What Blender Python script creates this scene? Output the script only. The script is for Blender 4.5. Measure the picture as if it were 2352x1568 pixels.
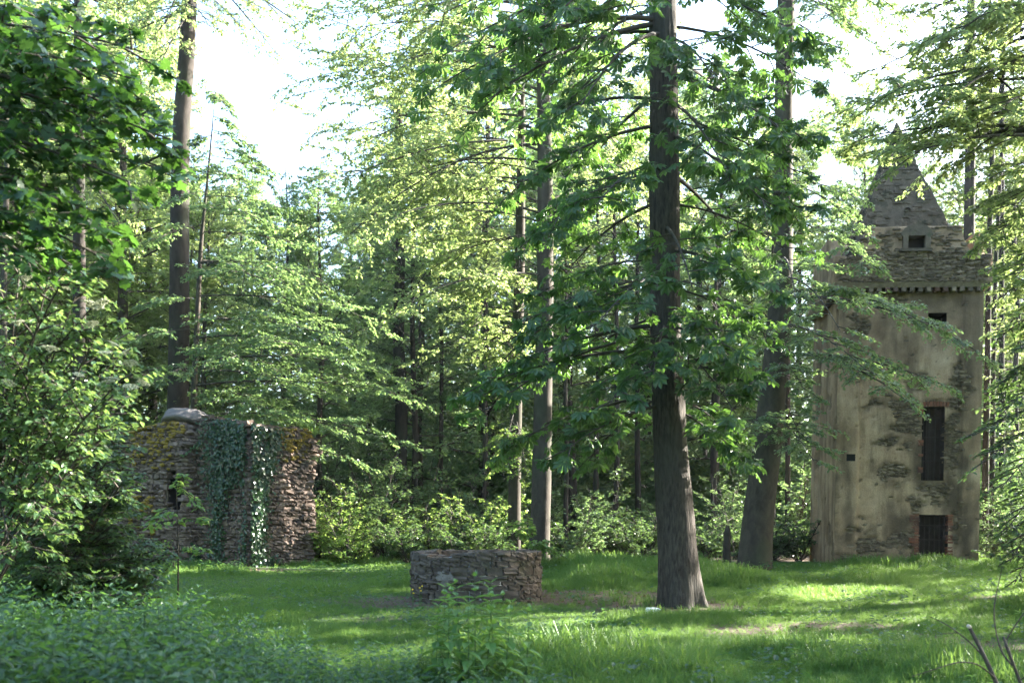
import bpy, bmesh, math, random
import numpy as np
from mathutils import Vector, Matrix, Euler

# ------------------------------------------------------------------ scene, camera, sky, sun, exposure
for o in list(bpy.data.objects):
    bpy.data.objects.remove(o, do_unlink=True)
scene = bpy.context.scene
COL = scene.collection

FPX, CXP, HOR, EYE = 2287.0, 1176.0, 1230.0, 1.5      # focal length in pixels of a 2352 px wide frame, horizon row, eye height
cam_data = bpy.data.cameras.new('camera')
cam = bpy.data.objects.new('camera', cam_data)
COL.objects.link(cam)
cam.location = (0, 0, EYE)
cam.rotation_euler = (math.radians(90), 0, 0)
cam_data.sensor_width = 36.0
cam_data.lens = 36.0 * FPX / 2352.0
cam_data.shift_y = (HOR - 784.0) / 2352.0
cam_data.clip_start = 0.1
cam_data.clip_end = 2000
cam_data.dof.use_dof = True
cam_data.dof.focus_distance = 19.0
cam_data.dof.aperture_fstop = 1.6
scene.camera = cam

SUN_AZ, SUN_EL = math.radians(65), math.radians(24)    # azimuth measured clockwise from the view direction (+Y) to the right
SUN_DIR = Vector((math.sin(SUN_AZ) * math.cos(SUN_EL), math.cos(SUN_AZ) * math.cos(SUN_EL), math.sin(SUN_EL)))
world = bpy.data.worlds.new('World')
scene.world = world
world.use_nodes = True
wn = world.node_tree.nodes
wl = world.node_tree.links
wn.clear()
w_out = wn.new('ShaderNodeOutputWorld')
w_bg = wn.new('ShaderNodeBackground')
w_sky = wn.new('ShaderNodeTexSky')
w_sky.sky_type = 'NISHITA'
w_sky.sun_disc = False
w_sky.sun_elevation = SUN_EL
w_sky.sun_rotation = SUN_AZ
w_sky.air_density = 1.2
w_sky.ozone_density = 2.5
w_sky.dust_density = 2.5
w_bg.inputs['Strength'].default_value = 0.09
wl.new(w_sky.outputs[0], w_bg.inputs['Color'])
wl.new(w_bg.outputs[0], w_out.inputs['Surface'])

sun_data = bpy.data.lights.new('sun', 'SUN')
sun_data.energy = 5.0
sun_data.angle = math.radians(0.6)
sun_data.color = (1.0, 0.95, 0.85)
sun = bpy.data.objects.new('sun', sun_data)
COL.objects.link(sun)
sun.location = (20, 10, 30)
sun.rotation_euler = (-SUN_DIR).to_track_quat('-Z', 'Y').to_euler()

scene.view_settings.view_transform = 'Standard'
scene.view_settings.look = 'None'
scene.view_settings.exposure = 3.6
scene.view_settings.gamma = 1.0
scene.view_settings.use_curve_mapping = False
scene.render.engine = 'CYCLES'
scene.cycles.max_bounces = 5
scene.cycles.diffuse_bounces = 2
scene.cycles.glossy_bounces = 1
scene.cycles.transmission_bounces = 3
scene.cycles.transparent_max_bounces = 4
scene.cycles.use_denoising = True
scene.cycles.use_light_tree = False
scene.cycles.sample_clamp_indirect = 8.0
scene.cycles.caustics_reflective = False
scene.cycles.caustics_refractive = False

# ------------------------------------------------------------------ helpers
UP = np.array([0.0, 0.0, 1.0])


def P(px, py, d):
    """point at depth d (metres along the view) that a 2352 x 1568 pixel position looks at"""
    return np.array([(px - CXP) / FPX * d, d, EYE + (HOR - py) / FPX * d])


def PX(px, d):
    return (px - CXP) / FPX * d


def unit(v):
    v = np.asarray(v, float)
    n = np.linalg.norm(v, axis=-1, keepdims=True)
    return v / np.maximum(n, 1e-9)


_lat = np.random.default_rng(99).random((64, 64, 4))


def vnoise(x, y, ch=0):
    x = np.asarray(x, float); y = np.asarray(y, float)
    xi = np.floor(x).astype(int); yi = np.floor(y).astype(int)
    fx = x - xi; fy = y - yi
    fx = fx * fx * (3 - 2 * fx); fy = fy * fy * (3 - 2 * fy)
    L = _lat[:, :, ch]
    a = L[xi % 64, yi % 64]; b = L[(xi + 1) % 64, yi % 64]
    c = L[xi % 64, (yi + 1) % 64]; d = L[(xi + 1) % 64, (yi + 1) % 64]
    return (a * (1 - fx) + b * fx) * (1 - fy) + (c * (1 - fx) + d * fx) * fy


def fbm(x, y, ch=0, oct=4):
    s, a, t = 0.0, 0.5, 0.0
    for i in range(oct):
        s = s + a * vnoise(np.asarray(x) * 2 ** i + 7.3 * i, np.asarray(y) * 2 ** i + 3.1 * i, ch)
        t += a; a *= 0.5
    return s / t


def mesh(name, verts, faces, mats=(), var=None, smooth=False):
    """faces: list of int arrays (M,3) and/or (M,4)"""
    me = bpy.data.meshes.new(name)
    verts = np.asarray(verts, np.float32).reshape(-1, 3)
    if not isinstance(faces, (list, tuple)):
        faces = [faces]
    faces = [np.asarray(f, np.int32) for f in faces if len(f)]
    idx = np.concatenate([f.ravel() for f in faces]) if faces else np.zeros(0, np.int32)
    tot = np.concatenate([np.full(len(f), f.shape[1], np.int32) for f in faces]) if faces else np.zeros(0, np.int32)
    start = np.concatenate([[0], np.cumsum(tot)[:-1]]).astype(np.int32) if len(tot) else tot
    me.vertices.add(len(verts)); me.vertices.foreach_set('co', verts.ravel())
    me.loops.add(len(idx)); me.loops.foreach_set('vertex_index', idx)
    me.polygons.add(len(tot)); me.polygons.foreach_set('loop_start', start)
    me.update(calc_edges=True)
    me.polygons.foreach_set('use_smooth', np.full(len(tot), bool(smooth)))
    if var is not None:
        at = me.attributes.new('var', 'FLOAT', 'POINT')
        at.data.foreach_set('value', np.asarray(var, np.float32))
    for m in mats if isinstance(mats, (list, tuple)) else (mats,):
        me.materials.append(m)
    return me


def obj(name, me, parent=None, loc=None, rot=None, scale=None, kind=None):
    o = bpy.data.objects.new(name, me)
    COL.objects.link(o)
    if parent is not None:
        o.parent = parent
    if loc is not None:
        o.location = tuple(float(v) for v in loc)
    if rot is not None:
        o.rotation_euler = tuple(float(v) for v in rot)
    if scale is not None:
        o.scale = tuple(float(v) for v in scale)
    if kind:
        o['kind'] = kind
    return o


def tag(o, label, cat=None, group=None, kind=None):
    o['label'] = label
    if cat:
        o['category'] = cat
    if group:
        o['group'] = group
    if kind:
        o['kind'] = kind
    return o


def thing(name, label, cat, loc=(0, 0, 0), rz=0.0, group=None):
    return tag(obj(name, None, loc=loc, rot=(0, 0, rz)), label, cat, group)


class MB:
    """collects pieces into one mesh"""
    def __init__(self):
        self.v = []; self.t = []; self.q = []; self.n = 0; self.va = []

    def add(self, v, tris=None, quads=None, var=None):
        v = np.asarray(v, float).reshape(-1, 3)
        if tris is not None and len(tris):
            self.t.append(np.asarray(tris, np.int64) + self.n)
        if quads is not None and len(quads):
            self.q.append(np.asarray(quads, np.int64) + self.n)
        self.v.append(v); self.n += len(v)
        if var is not None:
            self.va.append(np.broadcast_to(np.asarray(var, float), (len(v),)))
        return self

    def mesh(self, name, mats, smooth=False):
        f = []
        if self.t: f.append(np.concatenate(self.t))
        if self.q: f.append(np.concatenate(self.q))
        v = np.concatenate(self.v) if self.v else np.zeros((0, 3))
        var = np.concatenate(self.va) if self.va else None
        return mesh(name, v, f, mats, var, smooth)


def tube(mb, pts, rad, sides=8, cap=True):
    pts = np.asarray(pts, float); rad = np.broadcast_to(np.asarray(rad, float), (len(pts),))
    tan = np.gradient(pts, axis=0); tan = unit(tan)
    ref = np.where(np.abs(tan[:, 2:3]) > 0.9, np.array([[1.0, 0, 0]]), np.array([[0, 0, 1.0]]))
    ref = ref[:1].repeat(len(pts), 0)
    X = unit(np.cross(tan, ref)); Y = np.cross(tan, X)
    a = np.arange(sides) / sides * 2 * math.pi
    v = pts[:, None] + rad[:, None, None] * (np.cos(a)[None, :, None] * X[:, None] + np.sin(a)[None, :, None] * Y[:, None])
    n = len(pts)
    i = np.arange(n - 1)[:, None] * sides; j = np.arange(sides)[None]
    q = np.stack([i + j, i + (j + 1) % sides, i + sides + (j + 1) % sides, i + sides + j], -1).reshape(-1, 4)
    mb.add(v.reshape(-1, 3), quads=q)
    if cap:
        mb.add(np.vstack([v[-1], pts[-1:] + tan[-1:] * rad[-1] * .3]), tris=[(k, (k + 1) % sides, sides) for k in range(sides)])


def quad_tubes(S, D, L, droop, r0, r1, K=5, sides=5):
    """many curved tapering twigs S + D*L*t - z*droop*L*t^2 as one set of verts / quads"""
    N = len(S)
    t = np.linspace(0, 1, K)
    pts = S[:, None] + D[:, None] * (L[:, None, None] * t[None, :, None])
    pts[:, :, 2] -= (droop * L)[:, None] * t[None] ** 2
    tan = D[:, None] + np.zeros((1, K, 1))
    tan[:, :, 2] -= 2 * droop[:, None] * t[None]
    tan = unit(tan)
    X = unit(np.cross(tan, UP) + 1e-4); Y = np.cross(tan, X)
    a = np.arange(sides) / sides * 2 * math.pi
    r = r0[:, None] * (1 - t[None]) + r1[:, None] * t[None]
    v = pts[:, :, None] + r[:, :, None, None] * (np.cos(a)[:, None] * X[:, :, None] + np.sin(a)[:, None] * Y[:, :, None])
    base = (np.arange(N)[:, None, None] * K + np.arange(K - 1)[None, :, None]) * sides
    j = np.arange(sides)[None, None]
    q = np.stack([base + j, base + (j + 1) % sides, base + sides + (j + 1) % sides, base + sides + j], -1).reshape(-1, 4)
    return v.reshape(-1, 3), q


def curve_at(S, D, L, droop, t):
    p = S + D * (L * t)[:, None]
    p[:, 2] -= droop * L * t ** 2
    d = D.copy(); d[:, 2] -= 2 * droop * t
    return p, unit(d)


# leaf templates: x along the leaf, y across, z its normal
T_OVAL = (np.array([(0, 0, 0), (.3, .27, .05), (.7, .22, .04), (1, 0, -.06), (.7, -.22, .04), (.3, -.27, .05)], float),
          np.array([(0, 3, 2, 1), (0, 5, 4, 3)]))
T_RHOMB = (np.array([(0, 0, 0), (.48, .30, .06), (1, 0, -.05), (.48, -.30, .06)], float), np.array([(0, 3, 2, 1)]))
T_NETTLE = (np.array([(0, 0, 0), (.22, .29, .05), (.6, .20, .0), (1, 0, -.2), (.6, -.20, .0), (.22, -.29, .05)], float),
            np.array([(0, 3, 2, 1), (0, 5, 4, 3)]))


def chestnut_template():
    V, F = [], []
    for a, l in zip((-112, -72, -35, 0, 35, 72, 112), (.55, .78, .95, 1.0, .95, .78, .55)):
        a = math.radians(a); c, s = math.cos(a), math.sin(a)
        b = len(V)
        for x, y, z in ((0.02, 0, 0), (.36, .09, -.01), (.72, .195, -.10), (1, 0, -.27), (.72, -.195, -.10), (.36, -.09, -.01)):
            V.append((l * (c * x - s * y), l * (s * x + c * y), l * z))
        F += [(b, b + 3, b + 2, b + 1), (b, b + 5, b + 4, b + 3)]
    return np.array(V), np.array(F)


def maple_template():
    out = [(0, .04), (-.1, .3), (.12, .30), (.10, .62), (.34, .42), (.42, .62), (.62, .5), (.66, .22), (1.0, 0)]
    pts = [(x, y) for x, y in out] + [(x, -y) for x, y in out[-2::-1]]
    V = [(.32, 0, -.02)] + [(x, y, .06 * abs(y) - .22 * max(0, x - .3) ** 2 - .14 * abs(y)) for x, y in pts]
    n = len(pts)
    return np.array(V, float), np.array([(0, i + 2, i + 1) for i in range(n - 1)])


T_CHEST = chestnut_template()
T_MAPLE = maple_template()


def emit(mb, T, pos, X, Nrm, size, var):
    """place a leaf template at many positions"""
    V, F = T
    X = unit(X)
    Y = unit(np.cross(Nrm, X)); Z = np.cross(X, Y)
    s = np.asarray(size)[:, None, None]
    v = pos[:, None] + s * (V[None, :, 0:1] * X[:, None] + V[None, :, 1:2] * Y[:, None] + V[None, :, 2:3] * Z[:, None])
    f = F[None] + (np.arange(len(pos)) * len(V))[:, None, None]
    f = f.reshape(-1, F.shape[1])
    mb.add(v.reshape(-1, 3), tris=f if F.shape[1] == 3 else None, quads=f if F.shape[1] == 4 else None,
           var=np.repeat(var, len(V)))


# ------------------------------------------------------------------ materials
def new_mat(name):
    m = bpy.data.materials.new(name)
    m.use_nodes = True
    n = m.node_tree.nodes; n.clear()
    out = n.new('ShaderNodeOutputMaterial')
    return m, n, m.node_tree.links, out


def ramp(n, stops):
    r = n.new('ShaderNodeValToRGB')
    e = r.color_ramp.elements
    while len(e) < len(stops):
        e.new(0.5)
    for k, (p, c) in enumerate(stops):
        e[k].position = p; e[k].color = (*c, 1)
    return r


def noise(n, l, scale, detail=4, rough=.6, vec=None, dist=0.0):
    t = n.new('ShaderNodeTexNoise')
    t.inputs['Scale'].default_value = scale
    t.inputs['Detail'].default_value = detail
    t.inputs['Roughness'].default_value = rough
    t.inputs['Distortion'].default_value = dist
    if vec is not None:
        l.new(vec, t.inputs['Vector'])
    return t


def mapped(n, l, scale=(1, 1, 1), which='Object'):
    c = n.new('ShaderNodeTexCoord'); m = n.new('ShaderNodeMapping')
    m.inputs['Scale'].default_value = scale
    l.new(c.outputs[which], m.inputs['Vector'])
    return m.outputs[0]


def mixc(n, l, fac, a, b, mode='MIX'):
    m = n.new('ShaderNodeMix'); m.data_type = 'RGBA'; m.blend_type = mode
    for sock, val in ((m.inputs[0], fac), (m.inputs[6], a), (m.inputs[7], b)):
        if isinstance(val, bpy.types.NodeSocket):
            l.new(val, sock)
        elif isinstance(val, (int, float)):
            sock.default_value = val
        else:
            sock.default_value = (*val, 1)
    return m.outputs[2]


def leaf_mat(name, dark, light, trans, tr=0.45, rough=.42, spec=.5):
    m, n, l, out = new_mat(name)
    at = n.new('ShaderNodeAttribute'); at.attribute_name = 'var'
    oi = n.new('ShaderNodeObjectInfo')
    add = n.new('ShaderNodeMath'); add.operation = 'MULTIPLY_ADD'
    l.new(oi.outputs['Random'], add.inputs[0]); add.inputs[1].default_value = .3
    l.new(at.outputs['Fac'], add.inputs[2])
    r = ramp(n, [(0.0, dark), (1.15 / 1.3, light)])
    mul = n.new('ShaderNodeMath'); mul.operation = 'MULTIPLY'; mul.inputs[1].default_value = 1 / 1.3
    l.new(add.outputs[0], mul.inputs[0]); l.new(mul.outputs[0], r.inputs[0])
    b = n.new('ShaderNodeBsdfPrincipled')
    l.new(r.outputs[0], b.inputs['Base Color'])
    b.inputs['Roughness'].default_value = rough
    b.inputs['Specular IOR Level'].default_value = spec
    t = n.new('ShaderNodeBsdfTranslucent')
    tcol = mixc(n, l, mul.outputs[0], tuple(.75 * c for c in trans), trans)
    l.new(tcol, t.inputs['Color'])
    mx = n.new('ShaderNodeMixShader'); mx.inputs[0].default_value = tr
    l.new(b.outputs[0], mx.inputs[1]); l.new(t.outputs[0], mx.inputs[2])
    l.new(mx.outputs[0], out.inputs['Surface'])
    return m


def bark_mat(name, c1, c2, c3, zs=.25, sc=9, bump=.5):
    m, n, l, out = new_mat(name)
    v = mapped(n, l, (1, 1, zs))
    a = noise(n, l, sc, 6, .65, v, .3)
    big = noise(n, l, 1.3, 3, .5, mapped(n, l, (1, 1, .6)))
    r = ramp(n, [(.3, c1), (.7, c2)])
    l.new(a.outputs[0], r.inputs[0])
    rb = ramp(n, [(.48, (0, 0, 0)), (.68, (1, 1, 1))])
    l.new(big.outputs[0], rb.inputs[0])
    f = n.new('ShaderNodeMath'); f.operation = 'MULTIPLY'; f.inputs[1].default_value = .7
    l.new(rb.outputs[0], f.inputs[0])
    c = mixc(n, l, f.outputs[0], r.outputs[0], c3)
    b = n.new('ShaderNodeBsdfPrincipled')
    l.new(c, b.inputs['Base Color'])
    b.inputs['Roughness'].default_value = .9
    b.inputs['Specular IOR Level'].default_value = .2
    bp = n.new('ShaderNodeBump'); bp.inputs['Strength'].default_value = bump; bp.inputs['Distance'].default_value = .03
    l.new(a.outputs[0], bp.inputs['Height']); l.new(bp.outputs[0], b.inputs['Normal'])
    l.new(b.outputs[0], out.inputs['Surface'])
    return m


def stone_mat(name, cols, sc=5, bump=.5, moss=None, moss_amt=.0, rough=.9):
    """cols: palette picked per object, broken up by noise"""
    m, n, l, out = new_mat(name)
    oi = n.new('ShaderNodeObjectInfo')
    at = n.new('ShaderNodeAttribute'); at.attribute_name = 'var'
    s = n.new('ShaderNodeMath'); s.operation = 'ADD'
    l.new(oi.outputs['Random'], s.inputs[0]); l.new(at.outputs['Fac'], s.inputs[1])
    fr = n.new('ShaderNodeMath'); fr.operation = 'FRACT'
    l.new(s.outputs[0], fr.inputs[0])
    r = ramp(n, [((k + .5) / len(cols), c) for k, c in enumerate(cols)])
    l.new(fr.outputs[0], r.inputs[0])
    geo = n.new('ShaderNodeNewGeometry')
    a = noise(n, l, sc, 6, .65, geo.outputs['Position'])
    sp = noise(n, l, sc * 6, 3, .6, geo.outputs['Position'])
    v = n.new('ShaderNodeMapRange')
    v.inputs[1].default_value = .25; v.inputs[2].default_value = .75; v.inputs[3].default_value = .62; v.inputs[4].default_value = 1.3
    l.new(a.outputs[0], v.inputs[0])
    c = mixc(n, l, 1.0, r.outputs[0], v.outputs[0], 'MULTIPLY')
    if moss:
        mn = noise(n, l, 2.2, 5, .65, geo.outputs['Position'])
        mr = ramp(n, [(.62 - moss_amt, (0, 0, 0)), (.72 - moss_amt, (1, 1, 1))])
        l.new(mn.outputs[0], mr.inputs[0])
        c = mixc(n, l, mr.outputs[0], c, moss)
    b = n.new('ShaderNodeBsdfPrincipled')
    l.new(c, b.inputs['Base Color'])
    b.inputs['Roughness'].default_value = rough
    b.inputs['Specular IOR Level'].default_value = .25
    mxh = n.new('ShaderNodeMath'); mxh.operation = 'MULTIPLY_ADD'; mxh.inputs[1].default_value = .35
    l.new(sp.outputs[0], mxh.inputs[0]); l.new(a.outputs[0], mxh.inputs[2])
    bp = n.new('ShaderNodeBump'); bp.inputs['Strength'].default_value = bump; bp.inputs['Distance'].default_value = .04
    l.new(mxh.outputs[0], bp.inputs['Height']); l.new(bp.outputs[0], b.inputs['Normal'])
    l.new(b.outputs[0], out.inputs['Surface'])
    return m


def plain_mat(name, col, rough=.7, metal=0.0, var=.25, sc=12):
    m, n, l, out = new_mat(name)
    geo = n.new('ShaderNodeNewGeometry')
    a = noise(n, l, sc, 4, .6, geo.outputs['Position'])
    r = ramp(n, [(.3, tuple(c * (1 - var) for c in col)), (.7, tuple(c * (1 + var) for c in col))])
    l.new(a.outputs[0], r.inputs[0])
    b = n.new('ShaderNodeBsdfPrincipled')
    l.new(r.outputs[0], b.inputs['Base Color'])
    b.inputs['Roughness'].default_value = rough; b.inputs['Metallic'].default_value = metal
    l.new(b.outputs[0], out.inputs['Surface'])
    return m


M = {}
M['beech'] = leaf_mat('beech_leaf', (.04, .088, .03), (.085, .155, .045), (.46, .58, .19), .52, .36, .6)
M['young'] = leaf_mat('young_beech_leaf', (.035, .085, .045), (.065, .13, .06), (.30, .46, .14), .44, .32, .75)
M['dark'] = leaf_mat('dark_leaf', (.028, .066, .036), (.058, .112, .05), (.20, .33, .08), .42, .38, .55)  # darker foliage tone for hornbeam, bramble and the edge beech
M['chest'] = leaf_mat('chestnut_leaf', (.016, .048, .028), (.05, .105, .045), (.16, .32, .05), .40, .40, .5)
M['maple'] = leaf_mat('maple_leaf', (.014, .042, .02), (.03, .075, .028), (.10, .23, .03), .38, .4, .45)  # colour darkened to put the bough's shade into its leaves
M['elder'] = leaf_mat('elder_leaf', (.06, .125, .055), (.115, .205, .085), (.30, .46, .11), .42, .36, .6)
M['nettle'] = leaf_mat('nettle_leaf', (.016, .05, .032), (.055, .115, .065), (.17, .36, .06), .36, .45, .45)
M['nettle_lit'] = leaf_mat('lit_nettle_leaf', (.06, .15, .05), (.11, .22, .07), (.22, .42, .06), .34, .4, .5)  # brighter nettle copy: light on the clump before the well put into colour
M['sapling'] = leaf_mat('sapling_leaf', (.05, .12, .03), (.09, .19, .04), (.38, .54, .12), .46, .4, .5)
M['ivy'] = leaf_mat('ivy_leaf', (.010, .036, .014), (.028, .07, .022), (.08, .17, .03), .22, .28, .55)
M['grass'] = leaf_mat('grass_blade', (.038, .105, .026), (.085, .185, .042), (.27, .43, .08), .40, .5, .25)
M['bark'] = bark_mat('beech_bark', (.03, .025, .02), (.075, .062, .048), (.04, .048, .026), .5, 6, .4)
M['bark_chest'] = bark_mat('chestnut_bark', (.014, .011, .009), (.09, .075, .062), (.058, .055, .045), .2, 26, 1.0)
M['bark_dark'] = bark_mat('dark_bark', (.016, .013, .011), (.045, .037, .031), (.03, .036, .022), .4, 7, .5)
M['twig'] = plain_mat('twig_bark', (.045, .038, .028), .9)

# ------------------------------------------------------------------ ground
def ground_z(x, y):
    x = np.asarray(x, float); y = np.asarray(y, float)
    r = np.maximum(y, 0)
    z = np.interp(r, [0, 10.5, 13, 17.5, 22, 27, 32, 60, 140, 900], [0, 0.0, .07, .28, .46, .64, .72, .8, 1.0, 1.4])
    z = z + .07 * np.exp(-((x - 12.6) / 2.6) ** 2 - ((y - 25.6) / 1.8) ** 2)
    z = z + .10 * (fbm(x * .25 + 11, y * .25 + 5, 1, 3) - .5) + .05 * (fbm(x * .9, y * .9, 2, 2) - .5)
    return z


def bare_amount(x, y):
    """where the turf is worn to soil and dead leaves"""
    b = np.zeros(np.shape(x))
    for cx, cy, rx, ry, a in ((1.6, 18.9, 1.9, 1.1, 1.0), (-1.9, 18.0, 1.1, 1.2, .4), (2.9, 17.3, 1.5, 1.0, 1.0), (3.6, 14.4, 1.6, 1.2, .38), (-6, 25.9, 2.5, .7, .5),
                              (-2.2, 15.6, 1.0, .8, .2), (9.5, 18.4, 1.2, .7, .4), (0.0, 20.6, 1.8, .8, .3), (5.4, 12.3, 1.4, 1.0, .4)):
        b = np.maximum(b, a * np.exp(-((x - cx) / rx) ** 2 - ((y - cy) / ry) ** 2))
    b = b + .5 * (fbm(x * .6 + 3, y * .6 + 9, 3, 3) - .52)
    b = np.where(y > 28.5, np.maximum(b, np.minimum((y - 28.5) / 4, 1.0)), b)
    return np.clip(b * 1.5, 0, 1)


gx = np.concatenate([[-900, -400, -180, -90, -50], np.arange(-30, 30.01, .3), [50, 90, 180, 400, 900]])
gy = np.concatenate([[-400, -120, -50, -20, -8], np.arange(-2, 46.01, .3), [55, 75, 110, 180, 350, 900]])
GX, GY = np.meshgrid(gx, gy)
GZ = ground_z(GX, GY)
nx_, ny_ = len(gx), len(gy)
ii = (np.arange(ny_ - 1)[:, None] * nx_ + np.arange(nx_ - 1)[None]).ravel()
gm, n, l, out = new_mat('ground_soil')
at = n.new('ShaderNodeAttribute'); at.attribute_name = 'var'
geo = n.new('ShaderNodeNewGeometry')
na = noise(n, l, 9, 6, .7, geo.outputs['Position'])
nb = noise(n, l, 45, 4, .7, geo.outputs['Position'])
soil = ramp(n, [(.25, (.045, .032, .022)), (.5, (.11, .075, .05)), (.75, (.20, .15, .10))])
l.new(nb.outputs[0], soil.inputs[0])
turf = ramp(n, [(.3, (.02, .05, .012)), (.7, (.045, .10, .02))])
l.new(na.outputs[0], turf.inputs[0])
ad = n.new('ShaderNodeMath'); ad.operation = 'MULTIPLY_ADD'; ad.inputs[1].default_value = .5
l.new(na.outputs[0], ad.inputs[0]); l.new(at.outputs['Fac'], ad.inputs[2])
fr = ramp(n, [(.42, (0, 0, 0)), (.62, (1, 1, 1))])
l.new(ad.outputs[0], fr.inputs[0])
gc = mixc(n, l, fr.outputs[0], turf.outputs[0], soil.outputs[0])
b = n.new('ShaderNodeBsdfPrincipled'); b.inputs['Roughness'].default_value = .95
l.new(gc, b.inputs['Base Color'])
bp = n.new('ShaderNodeBump'); bp.inputs['Strength'].default_value = .7; bp.inputs['Distance'].default_value = .05
l.new(nb.outputs[0], bp.inputs['Height']); l.new(bp.outputs[0], b.inputs['Normal'])
l.new(b.outputs[0], out.inputs['Surface'])
ground = obj('ground', mesh('ground', np.stack([GX, GY, GZ], -1).reshape(-1, 3), np.stack([ii, ii + 1, ii + nx_ + 1, ii + nx_], -1),
                            gm, bare_amount(GX, GY).ravel(), True), kind='structure')
tag(ground, 'gently rising forest clearing floor under turf, bare soil and leaf litter', 'ground')

# ------------------------------------------------------------------ stone pieces shared by the masonry
def stone_meshes(mat, k, seed, roundness=.55, jitter=.07):
    rg = np.random.default_rng(seed)
    res = []
    for i in range(k):
        bm = bmesh.new()
        bmesh.ops.create_cube(bm, size=1.0)
        bmesh.ops.subdivide_edges(bm, edges=bm.edges[:], cuts=1, use_grid_fill=True)
        for v in bm.verts:
            c = np.array(v.co)
            s = c / max(np.linalg.norm(c), 1e-6) * .62
            p = c * (1 - roundness * .5) + s * roundness * .5
            p = p + rg.normal(0, jitter, 3) * np.array([.8, .8, .9])
            v.co = p
        me = bpy.data.meshes.new('stone')
        bm.to_mesh(me); bm.free()
        me.polygons.foreach_set('use_smooth', np.full(len(me.polygons), False))
        me.materials.append(mat)
        res.append(me)
    return res


def mesh_arrays(me):
    v = np.zeros(len(me.vertices) * 3, np.float32); me.vertices.foreach_get('co', v)
    f = np.array([p.vertices[:] for p in me.polygons])
    return v.reshape(-1, 3), f


def place_stones(spec, pool, parent, name, most, seed, rest_name='rubble_stones'):
    """spec: list of (centre, axis_u, size_u, size_depth, size_z, priority); the largest become parts of their own, the rest one part"""
    rg = np.random.default_rng(seed)
    order = sorted(range(len(spec)), key=lambda i: -spec[i][5])
    arrays = [mesh_arrays(m) for m in pool]
    mb = MB()
    pinv = np.array(parent.matrix_world.inverted()) if False else None
    for rank, i in enumerate(order):
        c, u, su, sd, sz, pr = spec[i]
        ang = math.atan2(u[1], u[0])
        tilt = rg.normal(0, .035); tw = rg.normal(0, .06)
        k = int(rg.integers(len(pool)))
        if rank < most:
            obj(name, pool[k], parent, c, (rg.normal(0, .03), tilt, ang + tw), (su, sd, sz))
        else:
            v, f = arrays[k]
            R = np.array(Euler((0, tilt, ang + tw)).to_matrix())
            mb.add((v * np.array([su, sd, sz])) @ R.T + np.array(c), quads=f, var=rg.random())
    if mb.n:
        obj(rest_name, mb.mesh(rest_name, pool[0].materials[0]), parent, kind='stuff')


# ------------------------------------------------------------------ round stone well
M['well_stone'] = stone_mat('well_stone', [(.07, .054, .046), (.10, .08, .066), (.08, .062, .052), (.115, .092, .078), (.09, .074, .066), (.13, .105, .088)], 9, .7, (.055, .052, .034), .04)
M['mortar'] = stone_mat('old_mortar', [(.075, .06, .05)], 9, .9)
WC = np.array([PX(1094, 18.7), 18.7]); WR = 1.195; WH = 1.22; WT = .34
wz = float(ground_z(*WC)) - .12
well = thing('round_well', 'low round well of dark rubble stone standing in the middle of the grass', 'well', (WC[0], WC[1], 0))
rg = np.random.default_rng(5)


def well_top(a):
    # broken rim: lower towards the front left, where the far inner face shows
    return WH - .11 * math.exp(-((((a + math.pi * .70 + math.pi) % (2 * math.pi)) - math.pi) / .30) ** 2) + .012 * math.sin(5 * a + 1)


mb = MB()
seg = 72
prof = [(WR - .025, 0), (WR - .025, 1), (WR - WT + .05, 1), (WR - WT + .05, 0)]
vv = []
for k in range(seg):
    a = k / seg * 2 * math.pi
    for r, h in prof:
        vv.append((r * math.cos(a), r * math.sin(a), wz + (well_top(a) - .03 - wz) * h))
qq = [(k * 4 + j, ((k + 1) % seg) * 4 + j, ((k + 1) % seg) * 4 + j + 1, k * 4 + j + 1) for k in range(seg) for j in range(3)]
mb.add(vv, quads=qq)
obj('mortar_core', mb.mesh('mortar_core', M['mortar'], True), well)
pool_well = stone_meshes(M['well_stone'], 10, 11, .35, .06)
spec = []
z = wz
row = 0
while z < WH - .05:
    h = float(rg.choice([.08, .10, .13, .16])) if row else .16
    h = min(h, WH - z)
    if WH - (z + h) < .07:
        h = WH - z
    a = rg.random()
    a_end = a + 2 * math.pi
    while a < a_end - .04:
        w = float(np.clip(rg.normal(.20, .08), .08, .40)) / WR
        if a_end - (a + w) < .1:
            w = a_end - a
        am = a + w / 2
        top = well_top(am)
        hh = min(h, top - z)
        split = rg.random() < .35 and hh > .1
        if hh > .04:
            parts_ = [(z, hh)] if not split else [(z, hh * .5), (z + hh * .5, hh * .5)]
            for z0, h0 in parts_:
                pr_ = rg.uniform(-.010, .010)
                c = ((WR - .10 + pr_) * math.cos(am), (WR - .10 + pr_) * math.sin(am), z0 + h0 / 2)
                spec.append((c, (-math.sin(am), math.cos(am)), w * WR * .97, .25, h0 * .97, 1 if math.sin(am) < .2 else 0))
        a += w
    z += h; row += 1
for k in range(26):                                     # inner face and coping
    am = k / 26 * 2 * math.pi
    c = ((WR - WT + .05) * math.cos(am), (WR - WT + .05) * math.sin(am), well_top(am) - .10 + rg.normal(0, .01))
    spec.append((c, (-math.sin(am), math.cos(am)), .22, .2, .2, .5))
place_stones(spec, pool_well, well, 'stone', 300, 21)
M['pale_stone'] = stone_mat('pale_stone', [(.115, .095, .084)], 9, .8)
am = math.radians(-116)
ps = obj('stone', stone_meshes(M['pale_stone'], 1, 3, 1.85, .035)[0], well, ((WR - .04) * math.cos(am), (WR - .04) * math.sin(am), .74), (0, .1, am + math.pi / 2), (.36, .15, .32))
tag(ps, 'large pale rounded stone')

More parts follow.
